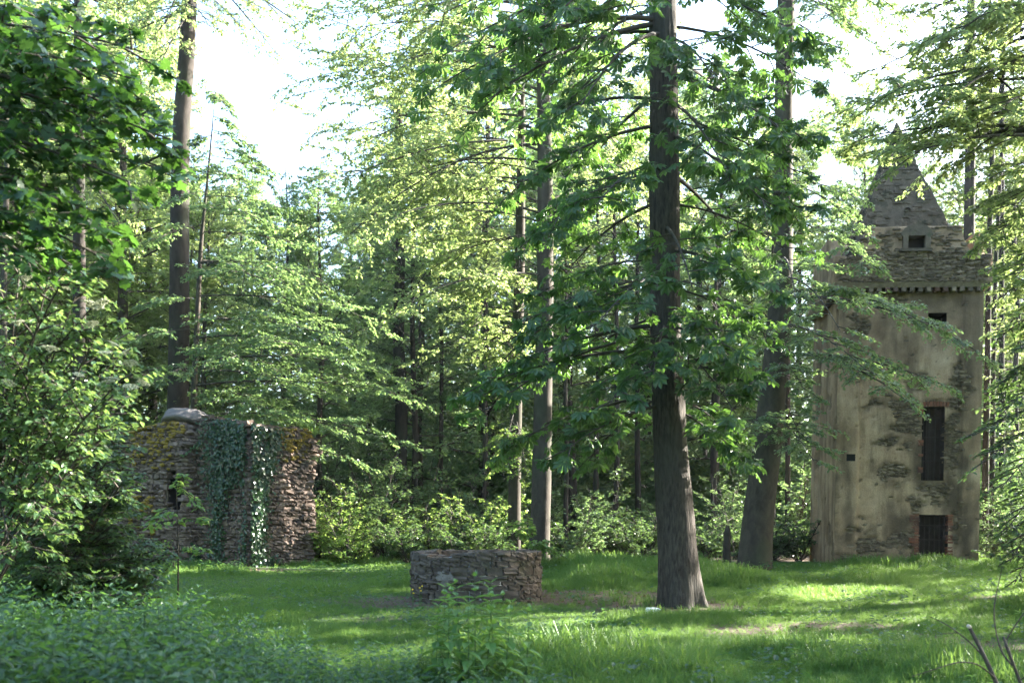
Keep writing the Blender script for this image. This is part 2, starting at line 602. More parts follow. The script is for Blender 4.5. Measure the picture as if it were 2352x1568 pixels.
# ------------------------------------------------------------------ ruined wall with ivy
M['ruin_stone'] = stone_mat('ruin_stone', [(.095, .068, .054), (.15, .108, .086), (.115, .084, .07), (.18, .132, .106), (.13, .10, .084), (.21, .155, .125)], 7, .8, (.11, .08, .03), -.02)
M['ruin_core'] = stone_mat('ruin_mortar', [(.085, .065, .05)], 6, .9)
RP = np.array([[PX(262, 28.2), 28.2], [PX(425, 27.45), 27.45], [PX(456, 27.75), 27.75], [PX(572, 26.95), 26.95], [PX(719, 28.4), 28.4], [PX(708, 30.0), 30.0]])
RO = np.array([PX(510, 28.2), 28.2])
ruin = thing('ruined_wall', 'broken reddish rubble stone ruin with a dark slit opening, ivy and moss', 'ruin', (RO[0], RO[1], 0))
ruin['kind'] = 'thing'
seglen = np.linalg.norm(np.diff(RP, axis=0), axis=1)
cum = np.concatenate([[0], np.cumsum(seglen)])


def ruin_at(u):
    u = np.clip(u, 0, cum[-1] - 1e-6)
    k = np.clip(np.searchsorted(cum, u, side='right') - 1, 0, len(seglen) - 1)
    t = (u - cum[k]) / seglen[k]
    p = RP[k] + (RP[k + 1] - RP[k]) * np.asarray(t)[..., None]
    d = (RP[k + 1] - RP[k]) / seglen[k][..., None]
    return p, d, np.stack([d[..., 1], -d[..., 0]], -1)   # point, direction, outward normal


_pxs = (RP[:5, 0] / RP[:5, 1]) * FPX + CXP


def ruin_u(px):
    return np.interp(px, _pxs, cum[:5])


def ruin_top(u):
    base = np.interp(u, [0, ruin_u(330), ruin_u(410), ruin_u(440), ruin_u(470), ruin_u(610), ruin_u(690), cum[4] - .22, cum[4], cum[5]],
                     [4.25, 4.45, 4.62, 4.45, 4.72, 4.42, 4.48, 4.45, 4.15, 3.6])
    return base + .10 * (fbm(np.asarray(u) * 3.1, np.asarray(u) * 0 + 2, 0, 2) - .5)


rz0 = .35
su = np.linspace(0, cum[-1], 90)
p, d, nn = ruin_at(su)
slit = (ruin_u(383), ruin_u(421), 1.5 + (1230 - 1172) / FPX * 27.5, 1.5 + (1230 - 1083) / FPX * 27.5)
cells = 34
mb = MB()
V = np.zeros((90, cells, 3))
tops = ruin_top(su)
for j in range(cells):
    t = j / (cells - 1)
    zz = rz0 + (tops - .05 - rz0) * t
    off = -.07 + .05 * (fbm(su * 4, zz * 4, 1, 3) - .5)
    V[:, j, :2] = p - RO + nn * off[:, None]
    V[:, j, 2] = zz
I = np.arange(90 * cells).reshape(90, cells)
Q = np.stack([I[:-1, :-1], I[1:, :-1], I[1:, 1:], I[:-1, 1:]], -1).reshape(-1, 4)
cen = V.reshape(-1, 3)[Q].mean(1)
uc = ((su[:-1] + su[1:]) / 2).repeat(cells - 1)
keep = ~((uc > slit[0]) & (uc < slit[1]) & (cen[:, 2] > slit[2]) & (cen[:, 2] < slit[3]))
mb.add(V.reshape(-1, 3), quads=Q[keep])
# top and back
inner = p - RO + np.array([-0.3, 1.0]) * 1.6 * np.where(su > cum[4], 0.0, 1.0)[:, None] + np.array([-1.2, 0]) * np.where(su > cum[4], 1.0, 0.0)[:, None]
topv = np.concatenate([V[:, -1], np.column_stack([inner, tops + .08]), np.column_stack([inner, np.full(90, rz0)])])
mb.add(topv, quads=[(k, k + 1, 91 + k, 90 + k) for k in range(89)] + [(90 + k, 91 + k, 181 + k, 180 + k) for k in range(89)])
obj('mortar_core', mb.mesh('mortar_core', M['ruin_core'], False), ruin)
M['hollow'] = plain_mat('hollow_shade_black', (.014, .011, .009), .95)  # near-black colour paints the shade inside the slit and tower openings
hp, hd, hn = ruin_at(np.array([(slit[0] + slit[1]) / 2]))
wv = (slit[1] - slit[0]) / 2 + .06
hv = []
for dep in (-.06, -.75):
    for sx in (-1, 1):
        for zz in (slit[2] - .05, slit[3] + .05):
            q = hp[0] - RO + hd[0] * sx * wv * (1 if dep > -.1 else .8) + hn[0] * dep
            hv.append((q[0], q[1], zz))
obj('slit_recess', mesh('slit_recess', hv, np.array([(0, 1, 5, 4), (2, 6, 7, 3), (0, 4, 6, 2), (1, 3, 7, 5), (4, 5, 7, 6)]), M['hollow']), ruin)

pool_ruin = stone_meshes(M['ruin_stone'], 12, 31, .6, .09)
rg = np.random.default_rng(8)
spec = []
z = rz0
while z < 4.75:
    h = float(rg.choice([.075, .09, .11, .13, .15]))
    u = rg.uniform(-.1, .05)
    while u < cum[-1]:
        w = float(np.clip(rg.gamma(5, .040), .09, .40))
        um = u + w / 2
        u += w
        if um > cum[-1]:
            break
        hh = h * rg.uniform(.85, 1.08)
        zm = z + h / 2 + rg.normal(0, .008)
        if zm + h * .3 > ruin_top(um) or (slit[0] - .02 < um < slit[1] + .02 and slit[2] < zm < slit[3]):
            continue
        # keep stones from straddling the corners
        pp, dd, n_ = ruin_at(np.array([um]))
        near = um > ruin_u(575)
        prot = rg.uniform(-.018, .034) if near else rg.uniform(-.02, .02)
        if zm > 3.75:
            prot += .05
        if um > cum[4] - .25:
            prot += .16 if zm > 3.8 else .05 * math.sin(zm * 4.0)
        q = pp[0] - RO + n_[0] * (prot - .10)
        vis = (2.0 if near else 1.0) + w * h * 4 - (0.9 if um < ruin_u(330) else 0) - (.9 if um > cum[4] + .4 else 0)
        if ruin_u(455) < um < ruin_u(575) and zm > 2.0:
            vis -= .9
        spec.append(((q[0], q[1], zm), dd[0], w * .96, .26, hh * .96, vis))
    z += h
for k in range(60):                                     # loose coping stones lying along the broken top
    u = rg.uniform(0, cum[-1] - .1)
    pp, dd, n_ = ruin_at(np.array([u]))
    q = pp[0] - RO + n_[0] * rg.uniform(-.35, .02)
    spec.append(((q[0], q[1], float(ruin_top(u)) + rg.uniform(-.03, .05)), dd[0], rg.uniform(.2, .45), rg.uniform(.2, .35), rg.uniform(.08, .17), 1.5))
place_stones(spec, pool_ruin, ruin, 'stone', 300, 41)

# boulder on the ruin
M['boulder'] = stone_mat('boulder', [(.16, .14, .135)], 4, 1.0)
bm = bmesh.new()
bmesh.ops.create_icosphere(bm, subdivisions=4, radius=1)
for v in bm.verts:
    c = v.co
    k = 1 + .34 * (float(fbm(c.x * 1.5 + 5, c.y * 1.5 + c.z * 1.8, 2, 4)) - .5) * 2
    v.co = Vector((c.x * k, c.y * k, (max(c.z, -.35)) * k))
    v.co.z *= 1.05 if v.co.x < .35 else 1.05 - .5 * (v.co.x - .35)
me = bpy.data.meshes.new('boulder'); bm.to_mesh(me); bm.free(); me.materials.append(M['boulder'])
me.polygons.foreach_set('use_smooth', np.full(len(me.polygons), True))
bd = obj('boulder', me, loc=(PX(430, 28.0), 28.0, 4.76), rot=(0, .05, .3), scale=(.66, .48, .30))
tag(bd, 'grey weathered boulder lying on top of the ruined wall', 'boulder')

# moss cushions along the ruin's top courses
M['moss'] = plain_mat('dry_moss', (.20, .135, .022), 1.0, 0, .45, 25)
rg = np.random.default_rng(3)
bm = bmesh.new(); bmesh.ops.create_icosphere(bm, subdivisions=1, radius=1)
iv = np.array([v.co[:] for v in bm.verts]); it = np.array([[v.index for v in f.verts] for f in bm.faces]); bm.free()
mb = MB()
for px0, px1, z0, z1, cnt in ((290, 425, 4.1, 4.62, 210), (300, 400, 3.3, 4.2, 90), (628, 722, 4.1, 4.52, 120), (630, 712, 3.5, 4.2, 60), (300, 360, 1.2, 2.6, 40), (380, 420, 4.3, 4.65, 30)):
    for _ in range(cnt):
        u = float(ruin_u(rg.uniform(px0, px1)))
        zz = min(rg.triangular(z0, z1, z1), float(ruin_top(u)) + .03)
        pp, dd, n_ = ruin_at(np.array([u]))
        q = pp[0] + n_[0] * (rg.uniform(.03, .10) if zz < ruin_top(u) - .1 else rg.uniform(-.25, .1))
        s = rg.uniform(.025, .075)
        mb.add(iv * np.array([s * 1.25, s * 1.1, s * .8]) * (1 + rg.normal(0, .16, (len(iv), 1))) + np.array([q[0], q[1], zz]), tris=it)
tag(obj('moss', mb.mesh('moss', M['moss'], True), kind='stuff'), 'ochre moss cushions on the top courses of the ruined wall', 'moss')

# ivy curtain
rg = np.random.default_rng(14)
ivy = thing('ivy', 'dark glossy ivy curtain hanging down the face of the ruined wall', 'ivy', (RO[0], RO[1], .5))
pxs, pys = [], []
for x0, y0, x1, y1, w0, w1, cnt in ((548, 958, 545, 1010, 74, 60, 1400), (520, 985, 520, 1120, 48, 40, 1600), (500, 1080, 515, 1190, 32, 26, 480), (560, 990, 560, 1070, 40, 28, 800),
                                    (625, 985, 600, 1090, 20, 24, 750), (602, 1060, 588, 1180, 26, 20, 1100), (588, 1170, 580, 1305, 18, 30, 1100),
                                    (500, 1190, 512, 1308, 14, 26, 420), (430, 1250, 470, 1310, 25, 40, 160), (600, 1270, 620, 1300, 30, 30, 160)):
    t = rg.random(cnt); g = rg.normal(0, .5, cnt)
    pxs.append(x0 + (x1 - x0) * t + g * (w0 + (w1 - w0) * t)); pys.append(y0 + (y1 - y0) * t + rg.normal(0, 4, cnt))
pxs = np.concatenate(pxs); pys = np.concatenate(pys)
u = ruin_u(np.clip(pxs, 300, 716))
pp, dd, n_ = ruin_at(u)
zz = EYE + (HOR - pys) / FPX * pp[:, 1]
over = np.maximum(zz - ruin_top(u), 0)
bulge = rg.random(len(u)) ** .8 * np.where(zz > 3.2, .22, .12)
pos = np.column_stack([pp + n_ * (.05 + bulge - np.minimum(over * 2, .6))[:, None], np.minimum(zz, ruin_top(u) + .12 * rg.random(len(u)) + .05)])
nrm = np.column_stack([n_, np.full(len(u), .35)]) + rg.normal(0, .42, (len(u), 3)) + np.array([0, 0, 1.0]) * (over * 3)[:, None]
X = np.cross(nrm, rg.normal(0, 1, (len(u), 3))) ; X[:, 2] -= .9
T_IVY = (np.array([(0, 0, 0), (.1, .42, .03), (.45, .36, .02), (1, 0, -.06), (.45, -.36, .02), (.1, -.42, .03)], float), np.array([(0, 3, 2, 1), (0, 5, 4, 3)]))
mb = MB(); emit(mb, T_IVY, pos - np.array([RO[0], RO[1], .5]), X, unit(nrm), rg.uniform(.05, .095, len(u)), rg.random(len(u)))
obj('leaves', mb.mesh('ivy_leaves', M['ivy']), ivy, kind='stuff')
mb = MB()
for x0, y0, x1, y1 in ((570, 1310, 590, 1050), (590, 1050, 625, 990), (510, 1310, 505, 1000), (530, 1200, 545, 970), (560, 1250, 560, 985)):
    t = np.linspace(0, 1, 9)
    px_ = x0 + (x1 - x0) * t + rg.normal(0, 3, 9); py_ = y0 + (y1 - y0) * t
    pp, dd, n_ = ruin_at(ruin_u(px_))
    tube(mb, np.column_stack([pp + n_ * .05 - RO, EYE + (HOR - py_) / FPX * pp[:, 1] - .5]), np.linspace(.02, .008, 9), 5)
obj('stem', mb.mesh('stem', M['twig']), ivy)

# ------------------------------------------------------------------ stone tower
M['rubble'] = stone_mat('tower_slate_rubble', [(.11, .082, .058), (.18, .135, .092), (.14, .105, .074), (.22, .168, .115), (.095, .072, .052), (.28, .21, .145)], 7, .8)
M['brick'] = stone_mat('tower_red_brick', [(.20, .075, .045), (.16, .065, .042), (.23, .095, .058), (.12, .06, .045)], 9, .5)
M['iron'] = plain_mat('rusty_iron', (.030, .024, .02), .8, .3)
M['plank'] = plain_mat('old_dark_board', (.024, .016, .012), .9, 0, .3, 6)

pm, n, l, out = new_mat('tower_plaster')
geo = n.new('ShaderNodeNewGeometry')
at = n.new('ShaderNodeAttribute'); at.attribute_name = 'var'
v1 = noise(n, l, 1.1, 6, .62, geo.outputs['Position'])
mp = n.new('ShaderNodeMapping'); mp.inputs['Scale'].default_value = (1, 1, .16)
l.new(geo.outputs['Position'], mp.inputs['Vector'])
v2 = noise(n, l, 3.2, 5, .6, mp.outputs[0])
v3 = noise(n, l, 30, 4, .65, geo.outputs['Position'])
c1 = ramp(n, [(.30, (.27, .17, .105)), (.52, (.44, .30, .19)), (.70, (.55, .40, .27))])
l.new(v1.outputs[0], c1.inputs[0])
st = ramp(n, [(.46, (0, 0, 0)), (.70, (1, 1, 1))])
l.new(v2.outputs[0], st.inputs[0])
sf = n.new('ShaderNodeMath'); sf.operation = 'MULTIPLY'; sf.inputs[1].default_value = .8
l.new(st.outputs[0], sf.inputs[0])
c2 = mixc(n, l, sf.outputs[0], c1.outputs[0], (.12, .085, .055))
c3 = mixc(n, l, at.outputs['Fac'], c2, (.088, .064, .044))
gr = n.new('ShaderNodeMapRange'); gr.inputs[1].default_value = .3; gr.inputs[2].default_value = .7; gr.inputs[3].default_value = .8; gr.inputs[4].default_value = 1.15
l.new(v3.outputs[0], gr.inputs[0])
c4 = mixc(n, l, 1.0, c3, gr.outputs[0], 'MULTIPLY')
b = n.new('ShaderNodeBsdfPrincipled'); b.inputs['Roughness'].default_value = .95; b.inputs['Specular IOR Level'].default_value = .2
l.new(c4, b.inputs['Base Color'])
bp = n.new('ShaderNodeBump'); bp.inputs['Strength'].default_value = .5; bp.inputs['Distance'].default_value = .03
l.new(v3.outputs[0], bp.inputs['Height']); l.new(bp.outputs[0], b.inputs['Normal'])
l.new(b.outputs[0], out.inputs['Surface'])
M['plaster'] = pm

TL = 3.62
TR = math.radians(6.8)
c0 = np.array([9.14, 28.0])
tcx = c0 + np.array([math.cos(TR), -math.sin(TR)]) * TL / 2 + np.array([math.sin(TR), math.cos(TR)]) * TL / 2
tower = thing('stone_tower', 'tall square ruined tower of peeling plaster with scooped parapet and pyramid roof', 'tower', (tcx[0], tcx[1], 0), -TR)
tower.rotation_euler = (0, math.radians(1.1), -TR)
H2 = TL / 2
Z0, ZC, ZP = .2, 8.30, 8.48                               # foot, underside of cornice, foot of parapet


def tu(px):
    return (px - 1920) / 318.0 * TL                       # distance along the front face from its near left corner


def tz(py):
    return EYE + (HOR - py) / 82.0


G = .05
snap = lambda v: round(v / G) * G
OPEN = [(snap(tu(2108)), snap(tu(2180)), 0.2, snap(tz(1180))), (snap(tu(2113)), snap(tu(2168)), snap(tz(1103)), snap(tz(936))), (snap(tu(2120)), snap(tu(2166)), snap(tz(752)), snap(tz(723)))]
PATCH = [(2085, 965, 42, 55), (2045, 930, 62, 30), (2150, 925, 56, 20), (2186, 1010, 25, 100), (2205, 890, 28, 60), (2155, 1132, 50, 30), (2050, 1085, 48, 28), (1985, 1250, 55, 46),
         (2060, 1240, 60, 28), (1960, 745, 40, 30), (2030, 690, 60, 10), (2105, 1200, 16, 60), (2196, 1220, 12, 50), (1900, 990, 16, 60), (2035, 1010, 30, 15), (1905, 1255, 10, 45), (1940, 1285, 40, 20), (2090, 1145, 12, 8),
         (2100, 880, 30, 26), (1975, 1190, 25, 8), (2150, 1155, 40, 10)]


def plaster_gone(u, z, raw=False):
    px = 1920 + u / TL * 318; py = HOR - (z - EYE) * 82.0
    m = np.zeros(np.shape(u))
    for cx, cy, rx, ry in PATCH:
        m = np.maximum(m, 1.15 - np.sqrt(((px - cx) / rx) ** 2 + ((py - cy) / ry) ** 2) * .62)
    m = m + 1.3 * (fbm(u * 3.2 + 4, z * 4.2, 2, 4) - .5)
    return ((m > .68) | (fbm(u * 7 + 2, z * 11 + 5, 1, 3) > .80)) if not raw else m


def stain_and_darkening(u, z):
    px = 1920 + u / TL * 318; py = HOR - (z - EYE) * 82.0
    m = .9 * np.exp(-((px - 2212) / 26) ** 2 - ((py - 880) / 130) ** 2) + .75 * np.exp(-((px - 1945) / 30) ** 2 - ((py - 790) / 90) ** 2)
    m = np.maximum(m, .6 * np.exp(-((py - 690) / 22) ** 2)); m = np.maximum(m, .55 * np.exp(-((px - 1938) / 16) ** 2 - ((py - 1060) / 130) ** 2))  # darker band below the cornice, darker strip near the left corner
    m = np.maximum(m, .5 * np.exp(-((px - 2060) / 40) ** 2 - ((py - 800) / 80) ** 2))
    up_ = np.clip((900 - py) / 240, 0, 1) * 1.05
    m = np.maximum(m, up_ * (.45 + 1.1 * (fbm(u * 1.6 + 3, z * .9, 3, 4) - .3)))
    m = np.maximum(m, 1.6 * np.clip(fbm(u * 1.3 + 8, z * .55 + 2, 2, 4) - .52, 0, 1) * 3.0)
    m = np.maximum(m, .8 * np.exp(-((py - 1300) / 40) ** 2))
    return np.clip(m * (.55 + .9 * fbm(u * 3.5, z * 3.5, 1, 3)), 0, .92)


def relief(u, z, openings, side):
    """outward offset of the wall surface"""
    gone = plaster_gone(u, z) if side == 'front' else (fbm(u * 1.7 + 9, z * 1.3, 3, 4) > .60)
    off = np.where(gone, .0, .035) + .012 * (fbm(u * 6, z * 6, 0, 3) - .5)
    pil = np.clip((.52 - u) / .05, 0, 1)
    pil = np.maximum(pil, np.clip((u - (TL - .42)) / .05, 0, 1))
    e = np.clip(np.minimum(u + .14, TL + .14 - u) / .2, 0, 1)
    return off * e + (.035 * (1 - e)) + .085 * pil, gone


def wall_sheet(name, rot, openings, side, zt):
    uu = np.arange(-.12, TL + .1201, G) if False else np.concatenate([[-.12], np.arange(0, TL + .001, G), [TL + .12]])
    zz = np.arange(Z0, zt + .001, G)
    U, Z = np.meshgrid(uu, zz)
    off, gone = relief(U, Z, openings, side)
    V = np.stack([U - H2, -H2 - off, Z], -1)
    I = np.arange(U.size).reshape(U.shape)
    Q = np.stack([I[:-1, :-1], I[:-1, 1:], I[1:, 1:], I[1:, :-1]], -1).reshape(-1, 4)
    cu = ((U[:-1, :-1] + U[1:, 1:]) / 2).ravel(); cz = ((Z[:-1, :-1] + Z[1:, 1:]) / 2).ravel()
    keep = np.ones(len(Q), bool)
    for u0, u1, z0, z1 in openings:
        keep &= ~((cu > u0) & (cu < u1) & (cz > z0) & (cz < z1))
    var = np.where(gone, .6, np.maximum(stain_and_darkening(U, Z), .55 * np.clip((plaster_gone(U, Z, True) - .30) / .38, 0, 1)) if side == 'front' else np.clip(fbm(U * 1.2, Z * .7, 1, 3) - .3, 0, .7))
    me = mesh(name, V.reshape(-1, 3), Q[keep], M['plaster'], var.ravel(), True)
    return obj(name, me, tower, rot=(0, 0, rot))


wf = wall_sheet('wall', 0, OPEN, 'front', ZC + .05)
tag(wf, 'front wall with two barred openings and rubble patches')
for k, nm in ((1, 'left'), (2, 'back'), (3, 'right')):
    wall_sheet('wall', -k * math.pi / 2, [], nm, ZC + .05)

# reveals, bars and boards in the openings
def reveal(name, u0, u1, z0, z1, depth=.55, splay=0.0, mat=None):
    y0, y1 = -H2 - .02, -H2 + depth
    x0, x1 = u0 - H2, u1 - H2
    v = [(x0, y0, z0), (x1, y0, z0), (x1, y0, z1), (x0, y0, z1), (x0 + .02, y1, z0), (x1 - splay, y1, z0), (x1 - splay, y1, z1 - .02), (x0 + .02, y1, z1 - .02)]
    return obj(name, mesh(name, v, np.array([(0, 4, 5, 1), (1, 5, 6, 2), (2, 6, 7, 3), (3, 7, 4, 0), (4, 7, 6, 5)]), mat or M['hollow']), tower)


def bars(parent, u0, u1, z0, z1, nv, zs, y):
    for k in range(nv):
        x = u0 - H2 + (u1 - u0) * (k + .5) / nv
        mb = MB(); tube(mb, [(x, y, z0), (x + .004, y, (z0 + z1) / 2), (x, y, z1)], .012, 6)
        obj('bar', mb.mesh('bar', M['iron']), parent)
    for zb in zs:
        mb = MB(); tube(mb, [(u0 - H2, y - .015, zb), (u1 - H2, y - .015, zb)], .014, 6)
        obj('crossbar', mb.mesh('crossbar', M['iron']), parent)


d0 = reveal('doorway', *OPEN[0]); bars(d0, *OPEN[0], 6, (.95, 1.4, 1.8), -H2 + .1); tag(d0, 'dark barred doorway at the foot of the tower')
w1 = reveal('window', *OPEN[1], .5); bars(w1, *OPEN[1], 4, (3.6, 4.25, 4.8), -H2 + .1); tag(w1, 'tall dark barred window')
for k, (a, bq) in enumerate(((.32, .52), (.54, .72), (.76, .98))):
    x0 = OPEN[1][0] - H2 + (OPEN[1][1] - OPEN[1][0]) * a; x1 = OPEN[1][0] - H2 + (OPEN[1][1] - OPEN[1][0]) * bq
    yb = -H2 + .24 + .02 * k
    obj('shutter_board', mesh('shutter_board', [(x0, yb, OPEN[1][2]), (x1, yb, OPEN[1][2]), (x1, yb, OPEN[1][3] - .03 * k), (x0, yb, OPEN[1][3] - .03 * k),
                                                (x0, yb + .04, OPEN[1][2]), (x1, yb + .04, OPEN[1][2]), (x1, yb + .04, OPEN[1][3] - .03 * k), (x0, yb + .04, OPEN[1][3] - .03 * k)],
                              np.array([(0, 1, 2, 3), (1, 5, 6, 2), (5, 4, 7, 6), (4, 0, 3, 7), (3, 2, 6, 7)]), M['plank']), w1)
w2 = reveal('window', *OPEN[2], .5); tag(w2, 'small square opening under the cornice')
# putlog hole in the left pilaster: flat black patch painting its shaded inside
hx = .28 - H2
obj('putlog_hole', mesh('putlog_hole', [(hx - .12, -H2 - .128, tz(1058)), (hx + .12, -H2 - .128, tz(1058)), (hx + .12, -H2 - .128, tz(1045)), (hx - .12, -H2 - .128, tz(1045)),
                                        (hx - .12, -H2 - .132, tz(1061)), (hx + .12, -H2 - .132, tz(1061))], np.array([(0, 1, 2, 3), (4, 5, 1, 0)]), plain_mat('hole_shade_black', (.012, .01, .008), 1.0)), tower)

# exposed rubble slabs in the plaster patches
pool_slab = stone_meshes(M['rubble'], 10, 51, .4, .10)
rg = np.random.default_rng(17)
spec = []
z = Z0 + .3
while z < ZC - .03:
    h = rg.uniform(.028, .06)
    u = rg.uniform(0, .2)
    while u < TL:
        w = rg.uniform(.07, .24); um = u + w / 2; u += w
        inside = any(o[0] - .02 < um < o[1] + .02 and o[2] - .02 < z + h / 2 < o[3] + .02 for o in OPEN)
        if inside or not plaster_gone(np.array([um]), np.array([z + h / 2]))[0]:
            continue
        off = float(relief(np.array([um]), np.array([z + h / 2]), OPEN, 'front')[0][0])
        spec.append(((um - H2, -H2 - off - .012 + rg.uniform(-.012, .012) + .05, z + h / 2), (1, 0), w * .97, .14, h * .92, w * h))
    z += h
# parapet courses
def par_top(u):
    """outline of a parapet wall: low corners, concave scoops, raised middle"""
    e = np.minimum(u + .28, TL + .28 - u)
    low, high = 9.24, 10.04
    t = np.clip((e - .30) / .52, 0, 1)
    return np.where(e < .30, low + .02 * np.sin(e * 20), low + (high - low) * (1 - np.sqrt(np.maximum(1 - t ** 2.2, 0)))) + .03 * (fbm(np.asarray(u) * 3, np.asarray(u) * 0 + 1, 2, 2) - .5)


DORM = (snap(tu(2064)), snap(tu(2106)), tz(581), tz(553))
z = ZP + .01
while z < 10.0:
    h = rg.uniform(.03, .07)
    u = rg.uniform(-.26, -.12)
    while u < TL + .2:
        w = rg.uniform(.08, .30); um = u + w / 2; u += w
        if z + h * .8 > float(par_top(np.array([um]))[0]) or (DORM[0] - .12 < um < DORM[1] + .12 and z > DORM[2] - .08) or um > TL + .2:
            continue
        if z > 9.3 and rg.random() < .5:
            continue
        spec.append(((um - H2, -H2 - .30 + rg.uniform(-.02, .022) + .055, z + h / 2), (1, 0), w * .97, .14, h * .9, w * h * .9))
    z += h
place_stones(spec, pool_slab, tower, 'slab', 300, 61, 'rubble_slabs')

# red bricks round the doorway and the tall window
bm_ = stone_meshes(M['brick'], 4, 71, .15, .03)
rg = np.random.default_rng(23)
for zb in np.arange(.6, 2.08, .082):
    L_ = rg.choice([.12, .2, .26]); off = float(relief(np.array([OPEN[0][0] - .1]), np.array([zb]), OPEN, 'front')[0][0])
    obj('brick', bm_[int(rg.integers(4))], tower, (OPEN[0][0] - H2 - L_ / 2 + .02, -H2 - off + .03, zb), (0, rg.normal(0, .02), 0), (L_, .13, .07))
    if rg.random() < .85:
        obj('brick', bm_[int(rg.integers(4))], tower, (OPEN[0][1] - H2 + .05, -H2 - .0 + .06, zb + .01), (0, rg.normal(0, .02), 0), (rg.choice([.12, .16]), .2, .068))
for zb in (3.3, 3.38, 3.75, 4.05, 4.13, 4.9, 4.98):
    obj('brick', bm_[int(rg.integers(4))], tower, (OPEN[1][0] - H2 - .03, -H2 - .02, zb), (0, 0, 0), (.12, .13, .07))
for k in range(8):
    obj('brick', bm_[int(rg.integers(4))], tower, (OPEN[1][0] - H2 + .05 + k * .088, -H2 - .01, OPEN[1][3] + .06 + .02 * math.sin(k / 7 * math.pi)), (0, math.pi / 2 + (k - 3.5) * .04, 0), (.13, .12, .066))

# cornice with corbels
def ring(name, r0, r1, z0, z1, mat):
    bm = bmesh.new()
    a = [(-r0, -r0, z0), (r0, -r0, z0), (r0, r0, z0), (-r0, r0, z0), (-r1, -r1, z1), (r1, -r1, z1), (r1, r1, z1), (-r1, r1, z1)]
    vs = [bm.verts.new(v) for v in a]
    for f in ((0, 1, 5, 4), (1, 2, 6, 5), (2, 3, 7, 6), (3, 0, 4, 7), (3, 2, 1, 0), (4, 5, 6, 7)):
        bm.faces.new([vs[i] for i in f])
    me = bpy.data.meshes.new(name); bm.to_mesh(me); bm.free(); me.materials.append(mat)
    return obj(name, me, tower)


cor = ring('cornice', H2 + .25, H2 + .32, ZC + .06, ZP + .02, M['rubble'])
corb = stone_meshes(stone_mat('corbel_brick', [(.14, .07, .05), (.11, .07, .052)], 8, .5), 2, 81, .2, .03) + stone_meshes(M['rubble'], 4, 82, .2, .03)
for side in range(2):
    for k in range(17):
        q = -H2 + .05 + k * (TL - .1) / 16
        if side == 0:
            loc, sc_ = (q, -H2 - .13, ZC + .005), (.12, .28, .11)
        else:
            loc, sc_ = (-H2 - .13, q, ZC + .005), (.28, .12, .11)
        obj('corbel', corb[(k * 5 + side) % 6], cor, loc, None, sc_)

# parapet: four walls
def parapet(rot, hole):
    uu = np.concatenate([[-.28], np.arange(-.25, TL + .251, .05), [TL + .28]])
    nz = 34
    tp = par_top(uu)
    verts = []; quads = []
    for layer, yy in ((0, -H2 - .28), (1, -H2 + .0)):
        for j in range(nz):
            zz = ZP + (tp - ZP) * j / (nz - 1)
            verts.append(np.column_stack([uu - H2, np.full(len(uu), yy) + (-.012 if layer == 0 else .012) * (fbm(uu * 5, zz * 5, 1, 2) - .5), zz]))
    V = np.concatenate(verts); m_ = len(uu)
    for layer in (0, 1):
        for j in range(nz - 1):
            for i in range(m_ - 1):
                a = layer * nz * m_ + j * m_ + i
                c = V[[a, a + m_ + 1]].mean(0)
                if hole and DORM[0] < c[0] + H2 < DORM[1] and DORM[2] < c[2] < DORM[3]:
                    continue
                quads.append((a, a + 1, a + m_ + 1, a + m_) if layer == 0 else (a, a + m_, a + m_ + 1, a + 1))
    t0, t1 = (nz - 1) * m_, nz * m_ + (nz - 1) * m_
    quads += [(t0 + i, t0 + i + 1, t1 + i + 1, t1 + i) for i in range(m_ - 1)]
    quads += [(j * m_, (j + 1) * m_, nz * m_ + (j + 1) * m_, nz * m_ + j * m_) for j in range(nz - 1)]
    quads += [(j * m_ + m_ - 1, nz * m_ + j * m_ + m_ - 1, nz * m_ + (j + 1) * m_ + m_ - 1, (j + 1) * m_ + m_ - 1) for j in range(nz - 1)]
    var = np.clip(.25 + .9 * (fbm(V[:, 0] * 2, V[:, 2] * 2, 2, 3) - .4), 0, .9)
    o = obj('parapet', mesh('parapet', V, np.array(quads), M['plaster'], var, True), tower, rot=(0, 0, rot))
    return o


pf = parapet(0, True)
for k in (1, 2, 3):
    parapet(-k * math.pi / 2, False)
# dormer surround in the front parapet
dx = (DORM[0] + DORM[1]) / 2 - H2
dorm = obj('roof_window', mesh('roof_window', [(DORM[0] - H2 - .04, -H2 - .27, DORM[2] - .04), (DORM[1] - H2 + .04, -H2 - .27, DORM[2] - .04), (DORM[1] - H2 + .04, -H2 - .27, DORM[3] + .04), (DORM[0] - H2 - .04, -H2 - .27, DORM[3] + .04),
                                              (DORM[0] - H2 - .04, -H2 - .0, DORM[2] - .04), (DORM[1] - H2 + .04, -H2 - .0, DORM[2] - .04), (DORM[1] - H2 + .04, -H2 - .0, DORM[3] + .04), (DORM[0] - H2 - .04, -H2 - .0, DORM[3] + .04)],
                              np.array([(0, 4, 5, 1), (1, 5, 6, 2), (2, 6, 7, 3), (3, 7, 4, 0), (4, 7, 6, 5)]), M['hollow']), tower)
M['trim'] = stone_mat('weathered_trim', [(.13, .10, .072), (.10, .08, .058)], 5, .6, (.07, .075, .04), .04)
tm = stone_meshes(M['trim'], 3, 91, .2, .03)
obj('jamb', tm[0], dorm, (DORM[0] - H2 - .07, -H2 - .29, (DORM[2] + DORM[3]) / 2), None, (.14, .16, DORM[3] - DORM[2] + .06))
obj('jamb', tm[1], dorm, (DORM[1] - H2 + .07, -H2 - .29, (DORM[2] + DORM[3]) / 2), None, (.14, .16, DORM[3] - DORM[2] + .06))
obj('sill', tm[2], dorm, (dx, -H2 - .30, DORM[2] - .05), None, (.86, .2, .08))
mb = MB()
